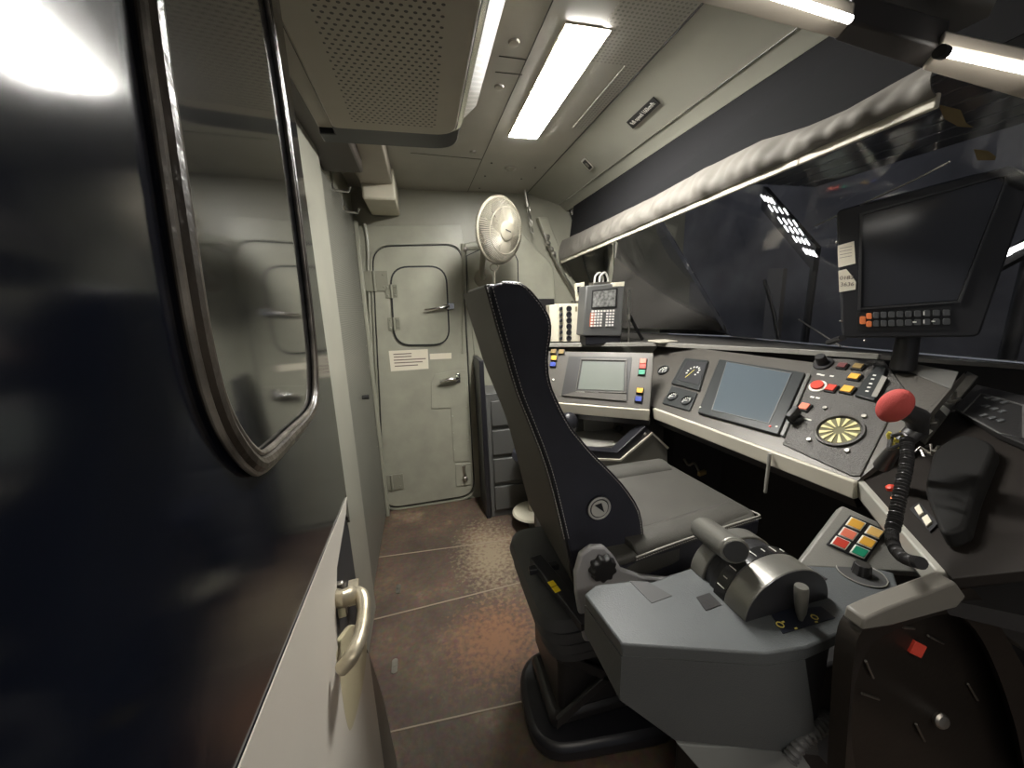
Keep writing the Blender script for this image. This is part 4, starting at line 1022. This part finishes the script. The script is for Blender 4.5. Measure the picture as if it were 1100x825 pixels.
# ================================================================== UNDER DESK HOUSING (beyond seat)
UD = DKX
yq = 1.50
def k_(px, py, y=yq): return P(px, py, Y=y)
MB().prism([k_(600, 492), k_(641, 493.5), k_(666, 494.5), k_(700, 465.5), k_(717, 482), k_(717, 540), k_(600, 560)], V((0, .05, 0))).build('grey_front', mat('footwell_grey', (.22, .21, .18), .5), UD, .003)
MB().band([k_(600, 491, yq - .002), k_(640, 493, yq - .002), k_(666, 494, yq - .002), k_(700, 465, yq - .002), k_(717, 481, yq - .002)], V((0, -1, 0)), .010, .008, False).build('bright_edge', LIP, UD)
MB().prism([k_(598, 480), k_(639, 484), k_(663, 486), k_(693, 458), k_(700, 464), k_(666, 493), k_(640, 492), k_(598, 490)], V((0, .06, 0))).build('black_band', BLACKT, UD, .002)
MB().lathe(k_(693, 466, yq - .001), V((0, -1, 0)), [(.007, 0), (.004, .003)], 12).build('band_screw', STEEL, UD)
MB().abox((.55, 1.85, .0), (1.35, 1.9, 1.0)).build('rear_panel', mat('footwell_back', (.12, .115, .105), .5), UD)
MB().prism([P(628, 463, Y=1.82), P(628, 443, Y=1.82), P(650, 444, Y=1.82), P(660, 455, Y=1.82), P(655, 466, Y=1.82)], V((0, .02, 0))).build('grey_flap', mat('flap', (.25, .24, .21), .5), UD)
MB().lathe(P(664, 460, Y=1.80), V((0, -1, 0)), [(.018, 0), (.02, .02), (.008, .03)], 12).box(P(664, 466, Y=1.79), V((.006, 0, 0)), V((0, .005, 0)), V((0, 0, .02))).build('key_lock', DARKP, UD)
MB().abox((.60, 1.60, .78), (1.0, 1.84, .80)).build('tray', SHELFM, UD, .004)
for x_ in (.66,):
    MB().ball(P(611, 455, Y=1.7), V((.05, 0, 0)), V((0, .04, 0)), V((0, 0, .06))).build('black_receiver', BLACKT, UD)
pw = empty('pedal_gear', P(750, 505, X=1.35), 'small brass-tipped fitting in the dark footwell beyond the seat cushion', 'fitting')
p = P(754, 508, X=1.35); MB().box(p, V((.02, 0, .004)), V((0, .01, 0)), V((0, 0, .01))).build('brass_block', mat('brass', (.6, .45, .2), .35, metal=.6), pw, .002)
MB().tube(smooth([p + V((0, .02, 0)), p + V((0, .06, .03)), p + V((0, .1, .0)), p + V((0, .14, .02))], 5), .006).build('pipe', STEEL, pw)

# ================================================================== FAN
FN = empty('wall_fan', P(537, 248, Y=2.2), 'cream caged oscillating fan mounted high on the far wall', 'fan')
fc = P(537, 248, Y=2.2); fn = V((.56, -.82, -.14)).normalized()
fu = fn.cross(up).normalized(); fv = fu.cross(fn) * -1
RF = (P(537, 213, Y=2.2) - P(537, 282, Y=2.2)).length / 2 * 1.02; print('fan R', RF, fc)
def circ(r, h, n=48): return [fc + fn * h + fu * math.cos(2 * math.pi * i / n) * r + fv * math.sin(2 * math.pi * i / n) * r for i in range(n)]
b = MB(); b.tube(circ(RF, 0), .008, 8, True); b.build('guard_rim', FANM, FN)
b = MB()
for r, h in ((RF * .70, .045), (RF * .30, .052)): b.tube(circ(r, h), .0025, 6, True)
for i in range(90):
    t = 2 * math.pi * i / 90; d = fu * math.cos(t) + fv * math.sin(t)
    b.tube([fc + d * RF, fc + fn * .03 + d * RF * .9, fc + fn * .046 + d * RF * .68, fc + fn * .053 + d * RF * .27], .0021, 4)
b.build('front_guard', FANM, FN)
b = MB()
for i in range(60):
    t = 2 * math.pi * i / 60; d = fu * math.cos(t) + fv * math.sin(t)
    b.tube([fc + d * RF, fc - fn * .04 + d * RF * .9, fc - fn * .06 + d * RF * .6, fc - fn * .06 + d * RF * .3], .0016, 4)
b.build('rear_guard', FANM, FN)
hub = MB().lathe(fc + fn * .05, fn, [(RF * .30, 0), (RF * .30, .008), (RF * .24, .014), (.002, .016)], 36).build('hub_badge', FANM, FN)
MB().box(fc + fn * .0665, (fu * -1 + fv * .2).normalized() * .022, fv * .003, fn * .0008).build('badge_mark', BLACKT, hub)
for k in range(5):
    b = MB(); t0 = 2 * math.pi * k / 5; g_ = []
    for r in (.16, .45, .8, .93):
        row = []
        for a in range(5):
            t = t0 + (a - 2) * .26 * (1 if r < .9 else .7); row.append(b.bm.verts.new(fc + (fu * math.cos(t) + fv * math.sin(t)) * RF * r * .95 + fn * (.012 * (a - 2))))
        g_.append(row)
    for r0, r1 in zip(g_, g_[1:]):
        for a in range(4): b.face([r0[a], r0[a + 1], r1[a + 1], r1[a]])
    o = b.build('blade', mat('blade_cream', (.075, .07, .058), .4), FN); k2 = o.modifiers.new('t', 'SOLIDIFY'); k2.thickness = .003
MB().frustum(fc - fn * .02, fc + fn * .045, .035, .03, 20).build('spinner', FANM, FN)
MB().lathe(fc - fn * .06, -fn, [(.065, 0), (.07, .03), (.06, .08), (.03, .11)], 24).build('motor_housing', FANM, FN)
mb = fc - fn * .12
MB().tube(smooth([mb, mb + V((0, .05, -.06)), V((mb.x, 2.5, fc.z - .2)), V((fc.x - .02, YF - .02, fc.z - .22))], 5), .018, 12).build('neck', FANM, FN)
MB().lathe(V((fc.x - .02, YF, fc.z - .22)), V((0, -1, 0)), [(.07, 0), (.065, .03), (.03, .05)], 24).build('wall_base', FANM, FN)
c = P(531, 287, Y=2.25)
b = MB(); b.tube([c + V((math.cos(t) * .025, 0, math.sin(t) * .02)) for t in [i * math.pi / 6 for i in range(12)]], .004, 6, True); b.tube([c - V((0, 0, .02)), c - V((0, 0, .10))], .003, 6)
b.lathe(c - V((0, 0, .10)), V((0, 0, -1)), [(.004, 0), (.009, .01), (.009, .03), (.003, .04)], 10)
b.build('pull_cord', FANM, FN)

# ================================================================== SHELF DEVICES
# socket strip block
SB = empty('socket_strip', (.9, 2.1, ZS), 'cream connector block with a column of black round sockets on the desk shelf', 'socket block')
yb = 2.08
def sb_(px, py, y=yb): return P(px, py, Y=y)
bt = sb_(601, 366); zz = ZS - bt.z; print('socket base', bt, 'shift', zz)
MB().prism([sb_(600, 326.5), sb_(625, 326), sb_(624, 367), sb_(600.5, 367)], V((0, .08, 0))).build('block_body', CREAM, SB, .003)
for i in range(6):
    c = sb_(611, 331.5 + i * 6.4, yb - .001)
    MB().lathe(c, V((0, -1, 0)), [(.0165, 0), (.016, .006), (.012, .006), (.011, .002), (.004, .002)], 20).build('socket', BLACKT, SB)
MB().prism([sb_(590, 328, yb + .005), sb_(599.5, 327, yb + .005), sb_(600, 367, yb + .005), sb_(592, 367, yb + .005)], V((0, .06, 0))).build('side_plate', CREAM, SB, .002)
for i in range(6):
    c = sb_(602, 331.5 + i * 6.4, yb - .001); MB().box(c + V((0, -.008, 0)), V((.009, 0, .003)), V((0, .008, 0)), V((0, 0, .009))).build('toggle', BLACKT, SB, .002)
MB().box(sb_(619, 332, yb - .001), V((.006, 0, 0)), V((0, .001, 0)), V((0, 0, .014))).build('slot_label', mat('slot', (.2, .17, .1), .5), SB)
MB().box(sb_(618, 324, yb + .03), V((.022, 0, 0)), V((0, .02, 0)), V((0, 0, .006))).build('top_bracket', STEEL, SB, .001)
# handset holder between
HH = MB().prism([P(618.5, 304.5, Y=2.1), P(628, 303, Y=2.1), P(627, 329, Y=2.1), P(621, 329, Y=2.1)], V((0, .03, 0))).build('side_bracket', CREAM, None, .003)
HHb = MB().box(P(622, 311, Y=2.09), V((.010, 0, 0)), V((0, .008, 0)), V((0, 0, .018))).build('bracket_clip', BLACKT, HH, .002); tag(HH, 'upright cream bracket between socket block and data terminal', 'bracket')
# data terminal
RT = empty('radio_terminal', (1.0, 2.0, ZS), 'grey keypad terminal with small display standing on the desk shelf', 'terminal')
yr = 1.90
def r_(px, py, h=0): return P(px, py, Y=yr - h)
MB().prism([r_(630, 307), r_(671, 303.5), r_(668, 361), r_(626.5, 361)], V((0, .10, 0))).build('case', GREYM, RT, .006)
MB().prism([r_(658, 303.5, .001), r_(671, 302.5, .001), r_(670.5, 307.5, .001), r_(658, 308, .001)], V((0, .09, 0))).build('top_plate', CREAM, RT, .001)
MB().prism([r_(636, 312, .001), r_(663, 309, .001), r_(662, 330, .001), r_(635, 331.5, .001)], V((0, -.004, 0))).build('screen_frame', DARKP, RT, .001)
MB().prism([r_(637.5, 313.5, .005), r_(661.5, 311, .005), r_(660.5, 329, .005), r_(636.5, 330, .005)], V((0, -.001, 0))).build('display_screen', LCD, RT)
MB().prism([r_(634, 336, .001), r_(639, 336, .001), r_(638, 351, .001), r_(633, 351, .001)], V((0, -.001, 0))).build('orange_key_field', mat('dull_orange', (.42, .13, .07), .5), RT)
for j in range(6):
    for i in range(8):
        if i == 4 and j > 0: continue
        if i == 7 and j == 3: pass
        px = 636.5 + i * 3.2 - j * .25; py = 334.5 + j * 3.1 - i * .12
        c = r_(px, py, .002); MB().box(c + V((0, -.002, 0)), V((.0056, 0, 0)), V((0, .002, 0)), V((0, 0, .005))).build('terminal_key', KEYW, RT)
for a in (.0, .03): MB().tube(smooth([r_(643, 304) + V((a, .05, 0)), r_(644, 296) + V((a, .05, 0)), r_(650, 292) + V((a, .06, 0)), r_(654, 298) + V((a, .07, 0)), r_(654, 305) + V((a, .07, 0))], 5), .006, 8).build('cable_arch', mat('grey_cable', (.4, .4, .37), .4), RT)
MB().box(r_(645, 304.5) + V((.02, .05, 0)), V((.05, 0, 0)), V((0, .03, 0)), V((0, 0, .008))).build('connector', STEEL, RT, .002)
bz = r_(640, 361).z
MB().abox((r_(630, 360).x, yr + .01, ZS + .001), (r_(668, 360).x, yr + .09, bz)).build('foot', BLACKT, RT, .003)
st = MB().tube([P(676, 311, Y=1.92), P(676, 345, Y=1.92), V((P(675, 366, Y=1.92).x, 1.92, ZS))], .005, 8).lathe(P(676, 340, Y=1.92) - up * .02, up, [(.012, 0), (.012, .03)], 12).build('support_rod', STEEL)
tag(st, 'thin upright metal rod standing right of the keypad terminal', 'rod')
cbk = MB().tube(smooth([P(676, 338, Y=1.95), P(682, 350, Y=1.97), V((P(690, 366, Y=1.99).x, 1.99, ZS + .005))], 4), .009, 8).build('black_cable', RUBBER); tag(cbk, 'black cable dropping behind the thin rod on the shelf', 'cable')

# train display at right
A_ = PL(905, 362, V((1.28, 0, 0)), V((1, 0, 0))); mn = V((-.80, -.60, .0)).normalized(); print('mon', A_)
MFr = Frame(A_, V((0.6, -.8, 0)), up)
if MFr.n.dot(CAM - A_) < 0: MFr.n = -MFr.n
TD = empty('train_display', A_, 'large dark display unit with a row of keys and two stickers, right of the windscreen', 'monitor')
MB().prism(rnd([MFr.hit(*t) for t in [(899, 226), (1090, 175), (1112, 190), (1052, 362), (905, 363)]], .015), -MFr.n * .10).build('case', mat('display_case', (.020, .020, .022), .4), TD, .005)
MB().prism([MFr.hit(*t, .001) for t in [(925, 330), (927, 232), (1080, 190), (1028, 322)]], MFr.n * .002).build('display_screen', SCRD, TD)
MB().band([MFr.hit(*t, .001) for t in [(923, 332), (925, 230), (1083, 187), (1030, 324)]], MFr.n, .007, .006).build('screen_bezel', mat('bezel_dark', (.045, .045, .045), .3), TD)
MB().prism([MFr.hit(*t, .001) for t in [(920, 336), (1022, 327), (1022, 354), (921, 355)]], MFr.n * .002).build('key_panel', mat('key_panel', (.018, .018, .018), .4), TD)
def tkey(cx, cy, w, h, m):
    q = [MFr.hit(cx + a * w, cy + b_ * h, .003) for a, b_ in ((-1, -1), (1, -1), (1, 1), (-1, 1))]
    k_o = MB().prism(rnd(q, .004, 3), MFr.n * .004).build('display_key', m, TD, .001)
tkey(926.7, 344, 3.2, 4.2, ORANGE); tkey(933.5, 339.5, 3.0, 3.2, ORANGE); tkey(933.5, 348, 3.0, 3.2, ORANGE)
for i in range(9):
    cx = 941 + i * 8.0 + i * i * .18; w = 3.2 + i * .1
    tkey(cx, 338.6 - i * .33, w, 3.3, KEYG); tkey(cx, 347.6 - i * .28, w, 3.3, KEYG)
for cx, cy, w, h in [(982.5, 346, 2, .6), (992.5, 336.5, .7, 2), (992.5, 345.5, .7, 2), (1002.5, 345.2, 2, .6)]:
    MB().prism([MFr.hit(cx + a * w, cy + b_ * h, .0072) for a, b_ in ((-1, -1), (1, -1), (1, 1), (-1, 1))], MFr.n * .0005).build('key_arrow', WHITE, TD)
q = [MFr.hit(*t, .001) for t in [(899.5, 264), (917.5, 259), (919, 283), (900.5, 287.5)]]
o = MB().prism(q, MFr.n * .001).build('paper_sticker', PAPER); tag(o, 'square cream sticker with faint lines, upper one on the display unit', 'sticker', None)
for k in range(4):
    a, b_ = MFr.hit(902, 267 + k * 3.4, .0022), MFr.hit(915, 264.5 + k * 3.4, .0022); MB().box((a + b_) / 2, (b_ - a) / 2, MFr.v * .0006, MFr.n * .0002).build('printed_line', INK, o)
q = [MFr.hit(*t, .001) for t in [(900.5, 291), (909, 289), (915, 296), (919.5, 303), (919, 311), (901.5, 314)]]
o = MB().prism(q, MFr.n * .001).build('paper_sticker', PAPER); tag(o, 'cut-corner cream sticker with printed digits, lower one on the display unit', 'sticker', None)
c1, c2 = MFr.hit(909.5, 298.5, .0022), MFr.hit(910, 305.5, .0022)
fu2 = up.cross(MFr.n)
text('0183', c1, fu2, up, .016, INK, o, sx=1.0); text('3636', c2, fu2, up, .016, INK, o, sx=1.0)
for px, py in [(903, 345), (929, 366), (899, 260)]: MB().lathe(MFr.hit(px, py, .0), MFr.n, [(.004, 0), (.002, .002)], 10).build('case_screw', STEEL, TD)
MB().tube([MFr.hit(905, 363, -.05), P(890, 368, X=1.45)], .01).build('stay', DARKP, TD)
pc_ = MFr.hit(975, 366, -.06); MB().frustum(V((pc_.x, pc_.y, ZS)), V((pc_.x, pc_.y, pc_.z + .05)), .03, .025, 20).build('pedestal', DARKP, TD)
# stay wires
wr = MB().tube([P(875, 243, X=1.40), P(985, 192, X=1.18), P(1020, 174, X=1.12)], .0022, 6).build('stay_wire', STEEL); tag(wr, 'thin taut metal wire slanting above the display unit', 'wire')
wr = MB().tube([P(858, 343, X=1.66), P(903, 372, X=1.50)], .003, 6).build('stay_wire', STEEL); tag(wr, 'thin short wire slanting down to the shelf left of the display unit', 'wire')

# ================================================================== REFLECTED BATTEN upper right, added inside the cab in place of a reflection
FX = empty('reflected_batten', (.9, .35, 2.1), 'added cream batten with bright tubes imitating a platform lamp reflection, upper right corner', 'lamp')
zf = 1.79
def x_(px, py, z=zf): return P(px, py, Z=z)
print('fix', x_(720, 0), x_(900, 44), x_(1100, 106), x_(1100, 60))
a0, a1 = x_(700, -10), x_(1130, 114); bb0 = x_(800, -30); bb1 = x_(1150, 78)
FXM = mat('batten_cream', (.42, .375, .31), .5, noise=.03)
MB().prism([x_(690, -12), x_(899, 43), x_(917, 22), x_(740, -30)], V((0, 0, .018))).build('batten_far', FXM, FX, .003)
MB().prism([x_(990, 76), x_(1140, 119), x_(1150, 78), x_(1012, 50)], V((0, 0, .018))).build('batten_near', FXM, FX, .003)
MB().prism([x_(895, 44, zf + .005), x_(1000, 78, zf + .005), x_(1016, 52, zf + .005), x_(914, 24, zf + .005)], V((0, 0, .03))).build('shadow_gap', mat('shadow_gap_dark', (.035, .030, .028), .6), FX, .003)  # dark plate standing in for the shadow between the two bright stretches
TB = mat('tube_glow', (1, 1, 1), .4, emit=(1, .97, .90), estr=7)
MB().tube([x_(790, -19, zf - .008), x_(913, 21, zf - .008)], .0036, 12).build('tube', TB, FX)
MB().tube([x_(1014, 56, zf - .008), x_(1140, 84, zf - .008)], .0042, 12).build('tube', TB, FX)
MB().tube([x_(1009, 55, zf - .012), x_(1015, 57, zf - .012)], .0068, 12).build('tube_holder', DARKP, FX)
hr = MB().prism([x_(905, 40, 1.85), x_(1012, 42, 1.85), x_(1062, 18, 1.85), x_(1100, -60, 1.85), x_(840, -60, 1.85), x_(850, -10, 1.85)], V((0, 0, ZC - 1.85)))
o = hr.build('trim_4', mat('dark_header', (.016, .017, .020), .5)); struct(o, 'dark header above the added batten', 'trim')

for q_ in ((745, -28), (800, -20)):
    a_ = x_(*q_, zf + .018); MB().frustum(a_, V((a_.x, a_.y, ZC)), .006, .006, 10).build('hanger', STEEL, FX)  # hangers added to hold the stand-in batten
# bits of tan tape on the glass
gF = Frame(V((1.82, 0, ZBt)), V((0, 1, 0)), V((XT - 1.82, 0, ZT - ZBt)))
if gF.n.x > 0: gF.n = -gF.n
for k_i, pts_ in enumerate(([(1008, 112), (1032, 118), (1038, 132), (1046, 137), (1030, 136), (1015, 128)], [(1046, 160), (1062, 162), (1070, 168), (1069, 172), (1050, 172)])):
    tp_ = MB().prism([gF.hit(*t, .003) for t in pts_], gF.n * .0008).build('paper_tape', mat('tan_tape', (.20, .15, .07), .7))
    tag(tp_, ['larger torn tan tape scrap on the windscreen glass, the upper one', 'smaller torn tan tape scrap on the windscreen glass, the lower one'][k_i], 'tape')

# ================================================================== OUTSIDE
def lampseg(pts_list, name, label, X):
    r = empty(name, P(*pts_list[0][0], X=X), label, 'lamp')
    return r
EM = mat('reflection_glow', (1, 1, 1), .5, emit=(1, .98, .95), estr=3)  # glow of the dashes that imitate lamp reflections in the glass
r = empty('louvred_reflection', P(850, 240, X=3.2), 'added slanted dashes imitating a louvred lamp reflected in the windscreen, centre', 'lamp')  # added beyond the glass to imitate a reflection in it
rowsL = [((818, 209), (832, 222)), ((826, 220), (848, 234)), ((836, 233), (858, 245)), ((843, 242), (864, 256)), ((852, 253), (870, 265)), ((863, 266), (877, 277))]
for (a, b_) in rowsL:
    for k in range(4):
        t = k / 4; px = a[0] + (b_[0] - a[0]) * t; py = a[1] + (b_[1] - a[1]) * t * .35
        MB().tube([P(px, py, X=3.2), P(px + 4.5, py + 6.5, X=3.2)], .0042, 8).build('reflection_dash', EM, r)
MB().box(P(848, 243, X=3.32), P(878, 278, X=3.32) - P(848, 243, X=3.32), V((0, 0, .10)), V((.03, 0, 0))).build('dash_backing', DARKP, r)
r = empty('louvred_reflection', P(1075, 275, X=2.6), 'added bright dashes imitating a louvred lamp reflected in the windscreen, right frame edge', 'lamp')  # second added set of dashes, again for a reflection in the glass
for a, b_ in [((1050, 291), (1070, 281)), ((1063, 281), (1086, 270)), ((1086, 269), (1106, 260))]:
    MB().tube([P(*a, X=2.6), P(*b_, X=2.6)], .012, 8).build('reflection_dash', EM, r)
MB().tube([P(1046, 297, X=2.68), P(1110, 262, X=2.68)], .04, 8).build('dash_backing', DARKP, r)
for par_, q_ in ((bpy.data.objects['louvred_reflection'], P(872, 272, X=3.34)), (bpy.data.objects['louvred_reflection.001'], P(1105, 262, X=2.72))):
    MB().frustum(V((q_.x + .05, q_.y, -1)), V((q_.x + .05, q_.y, q_.z + .05)), .035, .03, 14).build('post', DARKP, par_)  # posts added only to carry the imitated reflections
og = MB().abox((2.0, -8, -1.1), (5.2, 12, -1.0)).build('floor', mat('trackbed', (.04, .038, .035), .9, noise=.4, nscale=6)); struct(og, 'dark trackbed outside beyond the windscreen', 'ground')
og = MB().abox((-2.5, -4, -.20), (3.0, -.62, -.02)).build('floor', mat('platform_grey', (.18, .17, .16), .8, noise=.2)); struct(og, 'grey platform outside the cab door', 'ground')
# lower outside things: pole and notice board
ob = MB().prism([P(826, 288, X=3.4), P(842, 288, X=3.4), V((3.4, P(841, 345, X=3.4).y, -1)), V((3.4, P(825, 345, X=3.4).y, -1))], V((.05, 0, 0))).build('white_board', mat('dull_board', (.16, .15, .14), .6)); tag(ob, 'narrow pale board standing outside behind the windscreen', 'board')
wi = MB().tube([P(822, 300, X=1.9), P(832, 335, X=1.9), P(838, 368, X=1.9)], .010, 8).build('wiper_arm', BLACKT); tag(wi, 'black windscreen wiper arm in front of the pale board', 'wiper')
cn = empty('platform_canopy', (3.4, 1.2, 2.6), 'dark slatted canopy outside, upper right through the windscreen', 'canopy')
for i in range(9):
    MB().abox((2.2 + i * .22, -.5, 2.62 + i * .0), (2.39 + i * .22, 3.4, 2.65)).build('slat', mat('canopy_grey', (.06, .058, .055), .6), cn)
gb = MB().abox((5.2, -12, -1), (5.3, 22, 9)).build('opposite_wall', mat('opposite', (.14, .135, .14), .8, noise=.5, nscale=1.2)); tag(gb, 'dim dark wall across the track seen through the windscreen', 'wall')

# platform behind the camera: two long tube lamps light the doorway
for i, (x, y) in enumerate([(-.1, -1.7)]):
    pass
PLt = empty('platform_light', (.4, -1.6, 3.0), 'long platform lamp behind the camera lighting the doorway', 'lamp')
MB().abox((-1.6, -1.75, 2.96), (2.4, -1.55, 3.0)).build('diffuser', mat('platform_diffuser', (1, 1, 1), .5, emit=(1, .93, .82), estr=9), PLt)
MB().abox((-1.7, -1.8, 3.0), (2.5, -1.5, 3.08)).build('body', FXM, PLt, .01)
MB().frustum((2.4, -1.65, -.02), (2.4, -1.65, 3.0), .05, .05, 16).build('post', SHELFM, PLt)
MB().frustum((-1.6, -1.65, -.02), (-1.6, -1.65, 3.0), .05, .05, 16).build('post', SHELFM, PLt)

# ------------------------------------------------------------------ world, colour
w = bpy.data.worlds.new('world'); bpy.context.scene.world = w; w.use_nodes = True
w.node_tree.nodes['Background'].inputs[0].default_value = (.40, .42, .47, 1)
w.node_tree.nodes['Background'].inputs[1].default_value = .2
vs_ = bpy.context.scene.view_settings
vs_.view_transform = 'Standard'; vs_.look = 'None'; vs_.gamma = 1; vs_.use_curve_mapping = False; vs_.exposure = 1.0
bpy.context.scene.cycles.max_bounces = 10
